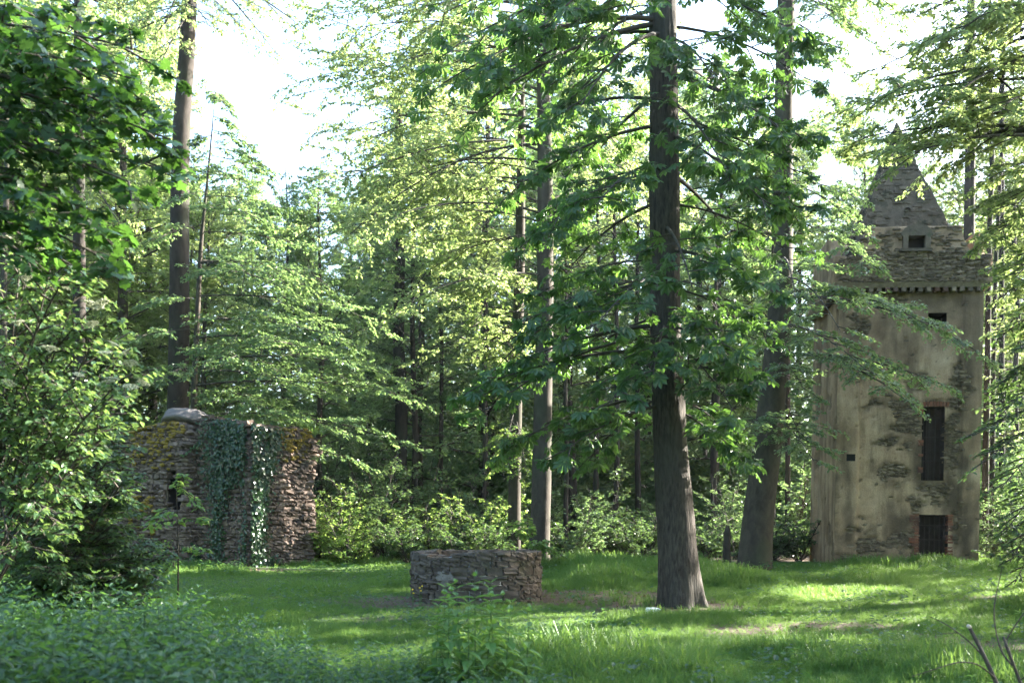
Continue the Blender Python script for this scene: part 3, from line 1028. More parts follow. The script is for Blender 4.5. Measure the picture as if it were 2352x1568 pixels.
ang = np.linspace(0, math.pi, 15)
o0 = np.column_stack([np.cos(ang) * .42 + dx, np.sin(ang) * .33 + DORM[3] + .0])
i0 = np.column_stack([np.cos(ang) * .28 + dx, np.sin(ang) * .0 + DORM[3] + .0])
hv = []
for yy in (-H2 - .37, -H2 + .1):
    hv += [(a[0], yy, a[1]) for a in o0] + [(a[0], yy, a[1]) for a in i0]
q = []
for k in range(14):
    q += [(k, k + 1, 15 + k + 1, 15 + k), (30 + k, 30 + k + 1, k + 1, k), (15 + k, 16 + k, 46 + k, 45 + k)]
obj('arched_hood', mesh('arched_hood', hv, np.array(q), M['trim']), dorm)

# pyramid roof
M['roof'] = stone_mat('pyramid_roof_render', [(.085, .066, .046), (.12, .095, .066), (.065, .052, .038), (.10, .084, .056)], 5.0, 1.0, (.036, .034, .02), .08)
prof = [(9.15, 1.60), (10.0, 1.30), (11.4, .78), (12.5, .40), (13.75, .02)]
zs = np.linspace(9.15, 13.75, 40); rs = np.interp(zs, [a for a, _ in prof], [b_ for _, b_ in prof])
per = 15
V = []
for zc, rc in zip(zs, rs):
    for s in range(4):
        for k in range(per):
            t = -1 + 2 * k / per
            x, y = [(t, -1), (1, t), (-t, 1), (-1, -t)][s]
            j = 1 + (.06 / max(rc, .45)) * (float(fbm(x * 4 + s * 7, zc * 4, 0, 4)) - .5)
            edge = 1 + (.03 / max(rc, .3) if k == 0 else 0)
            V.append((x * rc * j * edge, y * rc * j * edge, zc))
m_ = 4 * per
Q = [(r * m_ + i, r * m_ + (i + 1) % m_, (r + 1) * m_ + (i + 1) % m_, (r + 1) * m_ + i) for r in range(39) for i in range(m_)]
roof = obj('pyramid_roof', mesh('pyramid_roof', V, np.array(Q), M['roof'], None, False), tower)
mb = MB()
vx, vz = .10, tz(466)
rr = float(np.interp(vz, zs, rs))
tube(mb, [(vx, -rr - .035, vz), (vx, -rr - .02, vz), (vx, -rr + .1, vz)], [.085, .085, .085], 12, True)
obj('vent_hole', mb.mesh('vent_hole', plain_mat('vent_shade_black', (.01, .009, .008), 1.0)), roof)  # black colour stands in for the shade inside the vent

# rough stones bedded in the roof's faces
pool_roof = stone_meshes(M['roof'], 8, 95, .5, .09)
ra_ = [mesh_arrays(m) for m in pool_roof]
rg = np.random.default_rng(33)
mb = MB()
slope = math.atan2(1.60 - .02, 13.75 - 9.15)
for side in range(4):
    Rz = np.array(Euler((0, 0, side * math.pi / 2)).to_matrix())
    z = 9.3
    while z < 13.4:
        h = rg.uniform(.07, .13)
        r_ = float(np.interp(z, zs, rs))
        u = -r_
        while u < r_ - .05:
            w = min(rg.uniform(.10, .34), r_ - u)
            if rg.random() < .42:
                v, f = ra_[int(rg.integers(8))]
                v = (v * np.array([w * .95, .09, h * .95])) @ np.array(Euler((-slope, rg.normal(0, .05), 0)).to_matrix()).T
                mb.add((v + np.array([u + w / 2, -r_ + rg.uniform(.005, .04), z])) @ Rz.T, quads=f, var=rg.random())
            u += w
        z += h
obj('roof_stones', mb.mesh('roof_stones', M['roof']), roof, kind='stuff')

# ------------------------------------------------------------------ growing trees
def children(rg, S, D, L, droop, n_per, tmin, ang, ratio, zj=.12, taper=.65, dr=.12, tmax=1.0):
    N = len(S)
    k = np.tile(np.arange(n_per), N)
    i = np.repeat(np.arange(N), n_per)
    t = tmin + (tmax - tmin) * (k + rg.random(len(i))) / n_per
    p, tan = curve_at(S[i], D[i], L[i], droop[i], t)
    side = unit(np.cross(tan, UP) + 1e-4) * np.where(k % 2 == 0, 1, -1)[:, None]
    a = ang + rg.normal(0, .18, len(i))
    d = tan * np.cos(a)[:, None] + side * np.sin(a)[:, None]
    d[:, 2] += rg.normal(0, zj, len(i)) + .05
    d = unit(d)
    l = L[i] * ratio * (1 - taper * t) * rg.uniform(.7, 1.25, len(i))
    return p, d, l, np.full(len(i), dr) * rg.uniform(.4, 1.6, len(i))


def twig_leaves(rg, S, D, L, droop, per_m, size, T, mb, nj=.35, hang=.25, ang=.9, tmin=.1, least=3, cap=None):
    n_i = np.maximum((L * per_m * rg.uniform(.8, 1.2, len(L))).astype(int), least)
    i = np.repeat(np.arange(len(S)), n_i)
    t = tmin + (1 - tmin) * rg.random(len(i))
    p, tan = curve_at(S[i], D[i], L[i], droop[i], t)
    side = unit(np.cross(tan, UP) + 1e-4) * rg.choice([-1, 1], len(i))[:, None]
    a = ang + rg.normal(0, .3, len(i))
    X = tan * np.cos(a)[:, None] + side * np.sin(a)[:, None]
    X[:, 2] -= hang * rg.random(len(i)) * 2
    nr = UP + rg.normal(0, nj, (len(i), 3))
    X = unit(X); nr = unit(nr - X * np.sum(nr * X, 1, keepdims=True))
    sz = size * rg.uniform(.55, 1.25, len(i))
    p = p + rg.normal(0, size * .25, p.shape)
    var = np.clip(rg.normal(.5, .25, len(i)), 0, 1)
    if T is not None:
        emit(mb, T, p, X, nr, sz, var)
    return p, X, nr, sz, var


def trunk_mesh(name, pts, rad, mat, sides=14, flare=.5, seed=0, rough=.04):
    """tapering trunk along a polyline with a flared, ribbed foot"""
    pts = np.asarray(pts, float)
    s = np.concatenate([[0], np.cumsum(np.linalg.norm(np.diff(pts, axis=0), axis=1))])
    K = max(int(s[-1] / (.35 if sides < 40 else .11)), 8)
    q = np.linspace(0, s[-1], K)
    # smooth the polyline
    P_ = np.column_stack([np.interp(q, s, pts[:, k]) for k in range(3)])
    for _ in range(3):
        P_[1:-1] = .25 * P_[:-2] + .5 * P_[1:-1] + .25 * P_[2:]
    r = np.interp(q, s, rad)
    a = np.arange(sides) / sides * 2 * math.pi
    A, Qs = np.meshgrid(a, q)
    rr = r[:, None] * (1 + rough * 2 * (fbm(np.cos(A) * 1.5 + seed * 3.7 + 9, Qs * 1.2 + np.sin(A) * 1.5, 0, 3) - .5))
    if sides >= 40:                                    # deep upright bark ridges
        rr = rr * (1 + .085 * (np.abs(fbm(A * 6.5 + 2 * fbm(A * 2, Qs * 1.1, 2, 2), Qs * .9, 1, 3) - .5) * 2 - .35))
    fl = np.exp(-Qs / .42) * flare
    rr = rr * (1 + fl * (.7 + .55 * np.sin(A * 5 + seed + .6 * np.sin(2 * A))))
    V = np.stack([P_[:, 0:1] + rr * np.cos(A), P_[:, 1:2] + rr * np.sin(A), np.repeat(P_[:, 2:3], sides, 1)], -1)
    I = np.arange(K)[:-1, None] * sides; J = np.arange(sides)[None]
    Q = np.stack([I + J, I + (J + 1) % sides, I + sides + (J + 1) % sides, I + sides + J], -1).reshape(-1, 4)
    return mesh(name, V.reshape(-1, 3), Q, mat, None, True)


def radial_tree(seed, H, r, base, R, nb, leaf, per_m, T=T_RHOMB, elev=(.05, 1.0), droop=.22, n_sub=8, n_twig=5, peak=.35, bend=.5, nj=.38, tr_sides=10, kind='beech'):
    """free-standing tree: returns trunk, limb and crown meshes with the foot at the origin"""
    rg = np.random.default_rng(seed)
    zz = np.linspace(0, H, 9)
    bx = np.cumsum(rg.normal(0, bend * .18, 9)); by = np.cumsum(rg.normal(0, bend * .18, 9))
    bx -= bx[0]; by -= by[0]
    tp = np.column_stack([bx, by, zz]); tp[0, 2] = -.35
    rad = r * np.clip(1 - (zz / H) ** 1.3 * .93, .06, 1)
    tm_ = trunk_mesh('trunk', tp, rad, M['bark'], tr_sides, .45, seed)
    hf = np.linspace(0, 1, nb)
    h = base + (H * .84 - base) * hf ** .9
    f = (h - base) / (H * .84 - base)
    az = np.arange(nb) * 2.399 + rg.normal(0, .35, nb)
    Lb = R * (.62 + .38 * np.sin(np.clip(f * 1.25 + .15, 0, 1) * math.pi)) * rg.uniform(.7, 1.2, nb)
    el = elev[0] + (elev[1] - elev[0]) * f ** 1.2 + rg.normal(0, .16, nb)
    Lb = np.where(f > .8, np.maximum(Lb, R * .62), Lb)
    S = np.column_stack([np.interp(h, zz, bx), np.interp(h, zz, by), h])
    D = np.column_stack([np.cos(az) * np.cos(el), np.sin(az) * np.cos(el), np.sin(el)])
    dp = np.full(nb, droop) * rg.uniform(.5, 1.4, nb)
    lim, leafs = limbs_and_leaves(rg, S, D, Lb, dp, r * .22 * (1 - f * .65), leaf, per_m, T, n_sub, n_twig, nj, kind, zj=.38)
    return tm_, lim, leafs


def limbs_and_leaves(rg, S, D, Lb, dp, r0, leaf, per_m, T, n_sub, n_twig, nj, kind, sub_ratio=.62, twig_ratio=.5, sub_t=.16, hang=.25, zj=.12):
    mb = MB()
    v, q = quad_tubes(S, D, Lb, dp, r0, np.full(len(S), .012), 7, 6); mb.add(v, quads=q)
    s1 = children(rg, S, D, Lb, dp, n_sub, sub_t, .85, sub_ratio, zj)
    v, q = quad_tubes(*s1, np.full(len(s1[0]), .018), np.full(len(s1[0]), .006), 4, 4); mb.add(v, quads=q)
    s2 = children(rg, *s1, n_twig, .15, .8, twig_ratio, zj * 1.2)
    if n_twig < 6:
        v, q = quad_tubes(*s2, np.full(len(s2[0]), .007), np.full(len(s2[0]), .003), 2, 3); mb.add(v, quads=q)
    lm = MB()
    twig_leaves(rg, *s2, per_m, leaf, T, lm, nj, hang)
    twig_leaves(rg, *s1, per_m * .5, leaf, T, lm, nj, hang, tmin=.35)
    return mb.mesh('limbs', M['twig'], True), lm.mesh('crown', M[kind])


def put_tree(name, meshes, loc, rz, s, label, cat='tree', group=None, kind=None, bark=None, z_off=0.0):
    t = thing(name, label, cat, loc, rz, group)
    t.scale = (s, s, s) if not isinstance(s, tuple) else s
    tr = obj('trunk', meshes[0], t)
    if bark:
        tr.material_slots[0].link = 'OBJECT'; tr.material_slots[0].material = M[bark]
    obj('limbs', meshes[1], t, kind='stuff')
    c = obj('crown', meshes[2], t, kind='stuff')
    if kind:
        c.material_slots[0].link = 'OBJECT'; c.material_slots[0].material = M[kind]
    return t


def directed_tree(name, label, base, trunk_px, rad, branches, seed, leaf, per_m, T, kind, n_sub=9, n_twig=5, droop=.22, r_b=.045, bark='bark', nj=.36, flare=.5, sub_ratio=.5, twig_ratio=.5,
                  sub_t=.2, hang=.25, cat='tree', trunk_sides=18, top_z=None, zj=.12, group=None, taper=.65, rise=None):
    """tree whose trunk and main limbs follow what the photograph shows. trunk_px: (px, py) at the base depth; branches: (start px, py, end px, py, end depth)"""
    rg = np.random.default_rng(seed)
    d = base
    pts = np.array([P(x, y, d) for x, y in trunk_px])
    gz = float(ground_z(pts[0, 0], d))
    pts[0, 2] = gz - .25
    root = np.array([pts[0, 0], d, gz])
    t = thing(name, label, cat, root, 0, group)
    obj('trunk', trunk_mesh('trunk', pts - root, rad, M[bark], trunk_sides, flare, seed), t)
    S = []; E = []
    for b_ in branches:
        sx, sy, ex, ey, ed = b_[:5]
        if rise is not None:
            sy = max(min(ey - rise * rg.uniform(.5, 1.5), 1000), -600)
        z_ = P(sx, sy, d)[2]
        o = np.array([np.interp(z_, pts[:, 2], pts[:, 0]), d, z_])
        S.append(o); E.append(P(ex, ey, ed))
    S = np.array(S); E = np.array(E)
    Lb = np.linalg.norm(E - S, axis=1)
    dp = droop * rg.uniform(.6, 1.3, len(S))
    D = (E - S) / Lb[:, None]
    D[:, 2] += dp
    lim, cr = None, None
    mb = MB()
    rb_ = r_b * rg.uniform(.75, 1.25, len(S)) * np.clip(Lb / 4, .5, 1.5)
    for k in range(len(S)):
        v, q = quad_tubes(S[k:k + 1] - root, D[k:k + 1], Lb[k:k + 1], dp[k:k + 1], rb_[k:k + 1], np.array([.008]), 8, 7)
        obj('branch', mesh('branch', v, q, M['twig'], None, True), t)
    s1 = children(rg, S - root, D, Lb, dp, n_sub, sub_t, .85, sub_ratio, zj, taper)
    v, q = quad_tubes(*s1, np.full(len(s1[0]), .013), np.full(len(s1[0]), .006), 5, 5); mb.add(v, quads=q)
    s2 = children(rg, *s1, n_twig, .15, .8, twig_ratio, zj * 1.2)
    v, q = quad_tubes(*s2, np.full(len(s2[0]), .007), np.full(len(s2[0]), .003), 3, 3); mb.add(v, quads=q)
    obj('twigs', mb.mesh('twigs', M['twig'], True), t, kind='stuff')
    return t, root, rg, s1, s2


def crown_from(t, rg, s1, s2, leaf, per_m, T, kind, nj, hang, single=0, name='leaf', side_w=.5, root=None, least=3):
    """leaves along the twigs; the ones that show largest become parts of their own"""
    lm = MB()
    A = twig_leaves(rg, *s2, per_m, leaf, None, None, nj, hang, least=least)
    B = twig_leaves(rg, *s1, per_m * side_w, leaf, None, None, nj, hang, tmin=.35, least=least)
    p, X, nr, sz, var = [np.concatenate([a, b_]) for a, b_ in zip(A, B)]
    sel = np.zeros(len(p), bool)
    if single:
        w = p + root
        px = w[:, 0] / w[:, 1] * FPX + CXP; py = HOR - (w[:, 2] - EYE) / w[:, 1] * FPX
        vis = (px > 10) & (px < 2340) & (py > 10) & (py < 1560)
        score = np.where(vis, sz / w[:, 1] * (.4 + np.abs(np.sum(nr * unit(w - np.array([0, 0, EYE])), 1))), -1)
        ids = np.argsort(-score)[:single]
        sel[ids] = True
        one = mesh(name, T[0], T[1], M[kind], np.full(len(T[0]), .5))
        Xs = unit(X[ids]); Ys = unit(np.cross(nr[ids], Xs)); Zs = np.cross(Xs, Ys)
        for k, i in enumerate(ids):
            m4 = Matrix(((Xs[k, 0], Ys[k, 0], Zs[k, 0]), (Xs[k, 1], Ys[k, 1], Zs[k, 1]), (Xs[k, 2], Ys[k, 2], Zs[k, 2])))
            obj(name, one, t, p[i], m4.to_euler(), (sz[i],) * 3)
    r = ~sel
    emit(lm, T, p[r], X[r], nr[r], sz[r], var[r])
    obj('crown', lm.mesh('crown', M[kind]), t, kind='stuff')


# ------------------------------------------------------------------ horse chestnut in the clearing
CB = [(1495, -60, 1040, 110, 16.2), (1495, 60, 1020, 30, 18.6), (1495, 110, 1120, 230, 16.0), (1498, 160, 1190, 300, 18.8), (1498, 230, 1200, 420, 16.6), (1500, 300, 1260, 500, 19.2),
      (1500, 350, 1205, 560, 16.8), (1500, 400, 1230, 680, 18.4), (1500, 520, 1180, 800, 16.6), (1500, 560, 1110, 870, 17.8), (1500, 620, 1120, 940, 16.4), (1500, 660, 1170, 1020, 17.6),
      (1500, 720, 1290, 1040, 16.4), (1500, 740, 1350, 1060, 19.0), (1500, 470, 1290, 640, 20.0), (1500, 600, 1330, 830, 20.2), (1500, 20, 1250, 60, 15.2), (1500, 150, 1330, 250, 14.9),
      (1500, 330, 1370, 470, 14.9), (1500, 560, 1360, 760, 15.0), (1500, 690, 1400, 930, 15.4), (1500, 260, 1350, 380, 20.6), (1500, 80, 1300, 160, 20.5),
      (1560, -40, 1800, 60, 16.0), (1560, 60, 1850, 180, 17.8), (1560, 140, 1790, 290, 15.9), (1560, 220, 1835, 400, 18.2), (1560, 300, 1770, 480, 15.8), (1560, 380, 1800, 570, 18.6), (1560, 470, 1750, 660, 15.8),
      (1560, 560, 1775, 780, 17.8), (1560, 640, 1740, 880, 16.2), (1570, 720, 1690, 950, 15.8), (1570, 760, 1720, 1060, 17.2), (1570, 700, 1680, 1000, 19.2), (1560, 420, 1690, 560, 20.5), (1560, 120, 1700, 260, 20.6),
      (1530, 470, 1590, 660, 15.2), (1530, 660, 1500, 860, 15.4), (1530, 90, 1640, 180, 15.2), (1530, 10, 1430, 60, 15.2),
      (1530, 250, 1660, 380, 15.2), (1560, 600, 1660, 800, 15.2), (1500, 0, 1130, 190, 17.2), (1500, 60, 1090, 150, 15.6), (1500, 480, 1250, 720, 16), (1500, 640, 1090, 890, 16.8), (1560, 40, 1870, 120, 16.8), (1560, 180, 1860, 330, 17), (1560, 330, 1840, 480, 16.8), (1510, -300, 1200, -200, 16), (1560, -300, 1800, -200, 18), (1530, -300, 1500, -220, 14.5), (1530, -420, 1400, -380, 20), (1530, -420, 1700, -360, 15.5)]
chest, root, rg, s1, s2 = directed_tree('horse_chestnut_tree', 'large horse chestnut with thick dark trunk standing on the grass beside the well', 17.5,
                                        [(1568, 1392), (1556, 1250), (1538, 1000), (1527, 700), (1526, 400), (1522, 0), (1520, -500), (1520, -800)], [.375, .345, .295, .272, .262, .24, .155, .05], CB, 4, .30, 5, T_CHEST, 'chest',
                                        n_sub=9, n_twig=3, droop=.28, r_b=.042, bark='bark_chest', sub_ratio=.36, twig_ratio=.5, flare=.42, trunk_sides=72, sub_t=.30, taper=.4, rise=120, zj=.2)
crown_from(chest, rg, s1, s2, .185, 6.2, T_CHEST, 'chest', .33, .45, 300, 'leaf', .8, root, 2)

# ------------------------------------------------------------------ leaning beech beside the tower
LB = [(1790, 560, 2235, 800, 23.2), (1790, 520, 2120, 740, 22.6), (1790, 640, 2075, 915, 22.6), (1785, 700, 1990, 850, 21.8), (1780, 740, 1870, 1060, 23.0), (1785, 600, 1930, 760, 21.5), (1785, 480, 2010, 620, 23.5), (1790, 400, 1990, 540, 24.2),
      (1790, 330, 1980, 460, 24), (1790, 250, 1960, 360, 25), (1790, 150, 1950, 260, 24.5), (1790, 60, 1900, 150, 25), (1785, 780, 1700, 1000, 23.5), (1785, 600, 1640, 800, 28), (1785, 300, 1650, 420, 28), (1780, 820, 1840, 1010, 28.5), (1785, 680, 1850, 900, 24.0),
      (1790, -60, 1960, 20, 25), (1790, -100, 1650, -40, 27), (1785, 560, 1830, 700, 22.5), (1785, 640, 2160, 880, 24.0), (1800, 20, 1990, 90, 24), (1800, -20, 2080, 60, 25.5), (1800, 80, 1940, 170, 24), (1800, -60, 1900, 40, 23.5), (1800, -80, 2040, 10, 24.5)]
lean, root, rg, s1, s2 = directed_tree('beech_tree', 'slanting grey beech growing between the chestnut and the tower', 26.0,
                                       [(1728, 1318), (1742, 1180), (1762, 1020), (1785, 800), (1797, 600), (1799, 300), (1806, 0), (1812, -400), (1815, -620)], [.43, .40, .37, .32, .275, .25, .225, .13, .04], LB, 9, .09, 9, T_OVAL, 'young', n_sub=10, n_twig=6, droop=.30,
                                       r_b=.03, sub_ratio=.46, zj=.13, flare=.35, rise=85)
crown_from(lean, rg, s1, s2, .09, 60, T_OVAL, 'young', .22, .30)

# ------------------------------------------------------------------ beech whose trunk stands beyond the frame on the right
RB = [(2440, 330, 2215, 115, 18.6), (2440, 260, 2040, 330, 18.4), (2440, 150, 2060, 200, 18.0), (2440, 60, 2120, 110, 19.5), (2440, 20, 2200, 30, 18), (2440, 320, 2060, 365, 17.6), (2440, 420, 2240, 480, 19), (2440, 460, 2260, 560, 18), (2440, 200, 2280, 260, 17),
      (2440, 120, 2300, 160, 20.4), (2440, 0, 2290, 40, 20), (2440, 300, 1960, 320, 19.2), (2440, 180, 1985, 240, 19.8), (2440, 380, 2290, 400, 17), (2440, -80, 2260, -60, 18), (2440, 540, 2300, 620, 20.5), (2440, -40, 2380, 40, 17.5), (2440, -200, 2300, -200, 18), (2440, -200, 2500, -220, 16), (2440, 200, 2600, 200, 19), (2440, 0, 1990, 170, 20.5), (2440, 60, 1930, 270, 21), (2440, -60, 2100, 40, 20.5), (2440, -40, 2180, 90, 17.6), (2440, 120, 2150, 250, 17), (2440, 280, 2170, 340, 19.5), (2440, 300, 1950, 370, 20.2), (2440, 0, 2340, 90, 16.8), (2440, 250, 2320, 330, 20.5), (2440, 400, 2330, 480, 17.5), (2440, 600, 2290, 690, 20), (2440, 660, 2300, 760, 21), (2440, 560, 2330, 640, 17.5), (2440, 700, 2330, 800, 20), (2440, 480, 2280, 560, 21)]
rbe, root, rg, s1, s2 = directed_tree('beech_tree', 'spreading beech whose boughs reach across above the tower roof', 19.0,
                                      [(2440, 1330), (2440, 900), (2435, 400), (2440, 0), (2440, -500), (2440, -700)], [.34, .31, .27, .24, .12, .04], RB, 19, .09, 9, T_OVAL, 'beech', n_sub=10, n_twig=6, droop=.20, r_b=.05, sub_ratio=.40, zj=.18, taper=.45)
crown_from(rbe, rg, s1, s2, .09, 62, T_OVAL, 'beech', .28, .3)

# ------------------------------------------------------------------ low young beech boughs at the right edge
SB = [(2420, 920, 2235, 1000, 15.5), (2420, 960, 2260, 1060, 15.2), (2420, 860, 2290, 960, 15.6), (2420, 1000, 2300, 1120, 15), (2420, 1080, 2310, 1220, 15.4), (2420, 1130, 2320, 1290, 15.3), (2420, 1180, 2330, 1340, 15.8), (2420, 800, 2300, 880, 16.4), (2420, 760, 2340, 800, 15.6), (2420, 1060, 2330, 1150, 17), (2420, 700, 2290, 780, 16.5), (2420, 820, 2270, 900, 16.8), (2420, 880, 2280, 940, 17.2)]
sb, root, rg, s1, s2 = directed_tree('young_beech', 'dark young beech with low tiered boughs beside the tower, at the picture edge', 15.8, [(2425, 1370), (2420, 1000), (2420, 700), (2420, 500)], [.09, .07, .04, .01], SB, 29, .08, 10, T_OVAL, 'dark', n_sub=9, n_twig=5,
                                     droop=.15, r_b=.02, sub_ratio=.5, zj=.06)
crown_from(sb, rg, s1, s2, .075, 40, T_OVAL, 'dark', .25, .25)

# ------------------------------------------------------------------ beeches behind the well
rg0 = np.random.default_rng(77)
MBR = [(1240, 330, 780, 560, 26.5), (1240, 300, 1000, 480, 29.5)]
for k in range(44):
    f = k / 43
    sy = -260 + f * 1010
    reach = np.interp(sy, [-260, 0, 300, 560, 800], [360, 470, 500, 380, 190]) * rg0.uniform(.5, 1.05)
    MBR.append((1240, sy, 1240 - reach, sy + rg0.uniform(-40, 110), 28 + rg0.uniform(-3.6, 4.2)))
for k in range(14):
    sy = -200 + k / 13 * 660
    MBR.append((1240, sy, 1260 + rg0.uniform(60, 330) * np.interp(sy, [-200, 500, 800], [1, .9, .5]), sy + rg0.uniform(30, 150), 28 + rg0.uniform(-2, 4)))
mid, root, rg, s1, s2 = directed_tree('beech_tree', 'tall beech behind the well, its thick trunk rimmed with sunlight', 28.0, [(1236, 1275), (1243, 1150), (1246, 950), (1252, 700), (1252, 400), (1245, 0), (1240, -400), (1240, -560)], [.30, .275, .26, .24, .21, .17, .08, .03], MBR, 31,
                                      .09, 9, T_RHOMB, 'beech', n_sub=10, n_twig=5, droop=.34, r_b=.024, sub_ratio=.5, zj=.24, bark='bark', taper=.45)
crown_from(mid, rg, s1, s2, .105, 46, T_RHOMB, 'beech', .5, .3)
SM = [(1190, 420, 1010, 560, 30), (1190, 350, 1090, 440, 29), (1190, 200, 1020, 300, 32), (1190, 100, 1100, 180, 29), (1190, 600, 1080, 760, 29.5), (1190, 30, 1300, 120, 32), (1190, 800, 1140, 900, 29), (1190, 960, 1210, 1090, 28.6), (1190, 930, 1150, 1080, 29.3), (1190, 980, 1245, 1060, 29.2), (1190, 1000, 1190, 1100, 28.8)]
sm, root, rg, s1, s2 = directed_tree('beech_tree', 'slimmer beech stem close against the thick trunk behind the well', 30.5, [(1181, 1262), (1182, 1100), (1186, 900), (1194, 600), (1198, 300), (1196, 0), (1196, -300)], [.20, .19, .18, .155, .12, .08, .02], SM, 37, .09, 9, T_OVAL, 'sapling',
                                     n_sub=8, n_twig=5, droop=.28, r_b=.03, sub_ratio=.5, bark='bark')
crown_from(sm, rg, s1, s2, .10, 36, T_OVAL, 'sapling', .34, .3)

# ------------------------------------------------------------------ trees behind the ruin
YB = [(452, 830, 640, 640, 29.5), (452, 560, 860, 850, 28.6), (452, 640, 900, 900, 29.2), (452, 520, 820, 720, 30), (452, 700, 840, 990, 28.6), (452, 760, 760, 1040, 29), (455, 470, 740, 640, 29.2), (455, 600, 700, 800, 28.4), (460, 420, 700, 560, 31.5),
      (465, 360, 640, 480, 30), (470, 330, 620, 400, 32), (475, 280, 580, 340, 31), (480, 230, 540, 290, 31), (452, 780, 650, 950, 28.2), (452, 660, 560, 830, 28), (452, 560, 330, 700, 29.5), (452, 620, 280, 780, 30), (455, 480, 330, 560, 30),
      (452, 720, 350, 880, 29), (465, 380, 380, 470, 30), (452, 640, 640, 760, 33), (452, 540, 660, 640, 33.5), (452, 850, 620, 930, 30), (452, 600, 780, 780, 27.8), (452, 690, 720, 900, 28), (452, 500, 620, 650, 28.2), (485, 260, 440, 330, 31), (488, 250, 520, 250, 30.2), (470, 330, 560, 420, 29.5), (470, 340, 420, 420, 32), (488, 260, 500, 230, 31.8), (480, 300, 590, 370, 30), (465, 400, 590, 500, 29)]
yb, root, rg, s1, s2 = directed_tree('young_beech', 'slim young beech with flat tiered sprays just behind the ruined wall', 31.0, [(440, 1290), (442, 1000), (450, 800), (462, 550), (480, 380), (492, 240)], [.11, .10, .085, .06, .035, .01], YB, 43, .09, 9, T_OVAL, 'young', n_sub=10,
                                     n_twig=5, droop=.20, r_b=.022, sub_ratio=.5, zj=.17, rise=30, taper=.5)
crown_from(yb, rg, s1, s2, .095, 54, T_OVAL, 'young', .34, .3)
TB = [(430, 10, 300, 60, 32), (430, -40, 560, 70, 33), (430, -80, 690, 60, 32), (430, -100, 640, 130, 34), (430, -60, 220, 40, 35), (430, 30, 350, 190, 31), (430, -160, 700, -60, 34), (430, -200, 250, -120, 32), (430, -120, 480, -20, 29), (430, 20, 250, 110, 34), (430, 0, 330, 120, 35), (430, -60, 380, 60, 30), (430, -30, 300, -10, 30), (430, -40, 600, 20, 31.5), (430, -90, 720, 20, 33.5), (430, 10, 480, 60, 31)]
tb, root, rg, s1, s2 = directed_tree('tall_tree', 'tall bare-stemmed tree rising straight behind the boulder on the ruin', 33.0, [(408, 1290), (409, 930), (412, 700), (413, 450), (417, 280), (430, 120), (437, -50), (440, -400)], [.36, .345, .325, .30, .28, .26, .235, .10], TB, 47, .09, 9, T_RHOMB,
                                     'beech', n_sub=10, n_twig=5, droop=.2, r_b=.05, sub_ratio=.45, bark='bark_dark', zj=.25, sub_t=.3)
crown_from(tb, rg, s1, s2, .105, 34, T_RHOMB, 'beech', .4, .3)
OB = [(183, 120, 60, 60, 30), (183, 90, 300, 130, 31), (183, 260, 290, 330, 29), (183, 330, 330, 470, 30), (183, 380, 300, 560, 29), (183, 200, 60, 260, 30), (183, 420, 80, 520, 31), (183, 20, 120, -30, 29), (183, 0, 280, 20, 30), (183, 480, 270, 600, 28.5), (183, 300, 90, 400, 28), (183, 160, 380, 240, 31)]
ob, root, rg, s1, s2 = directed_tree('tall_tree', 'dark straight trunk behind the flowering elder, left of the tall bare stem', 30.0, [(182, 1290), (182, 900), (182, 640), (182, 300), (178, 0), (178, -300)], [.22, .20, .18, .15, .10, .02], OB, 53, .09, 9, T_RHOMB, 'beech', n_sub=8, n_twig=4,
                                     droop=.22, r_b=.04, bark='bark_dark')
crown_from(ob, rg, s1, s2, .11, 40, T_RHOMB, 'beech', .36, .3)

# ------------------------------------------------------------------ maple bough hanging in from the left
MP = [(-330, 60, 330, 120, 9.4), (-330, 200, 390, 320, 9.0), (-330, 160, 260, 230, 8.6), (-330, 260, 300, 420, 8.8), (-330, 330, 260, 540, 9.4), (-330, 320, 130, 470, 8.4), (-330, 20, 200, 60, 10), (-330, 100, 120, 160, 8.4), (-330, 360, 180, 620, 10), (-330, 180, 330, 250, 10.2), (-330, 420, 80, 600, 8.8), (-330, 120, 300, 180, 9.0), (-330, 230, 200, 330, 9.2), (-330, 280, 360, 380, 9.6), (-330, 300, 200, 500, 9.0), (-330, 60, 100, 100, 9.2), (-330, 250, 60, 340, 8.6), (-330, 200, 100, 260, 9.6), (-330, 380, 230, 590, 9.2), (-330, 140, 370, 280, 9.8)]
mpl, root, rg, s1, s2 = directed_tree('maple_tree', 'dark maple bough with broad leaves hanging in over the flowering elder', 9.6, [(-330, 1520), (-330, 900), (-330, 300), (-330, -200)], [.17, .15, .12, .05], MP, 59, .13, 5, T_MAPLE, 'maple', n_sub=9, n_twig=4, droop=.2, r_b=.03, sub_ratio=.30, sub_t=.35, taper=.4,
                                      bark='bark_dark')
crown_from(mpl, rg, s1, s2, .11, 17, T_MAPLE, 'maple', .38, .45, 300, 'leaf', .8, root, 3)

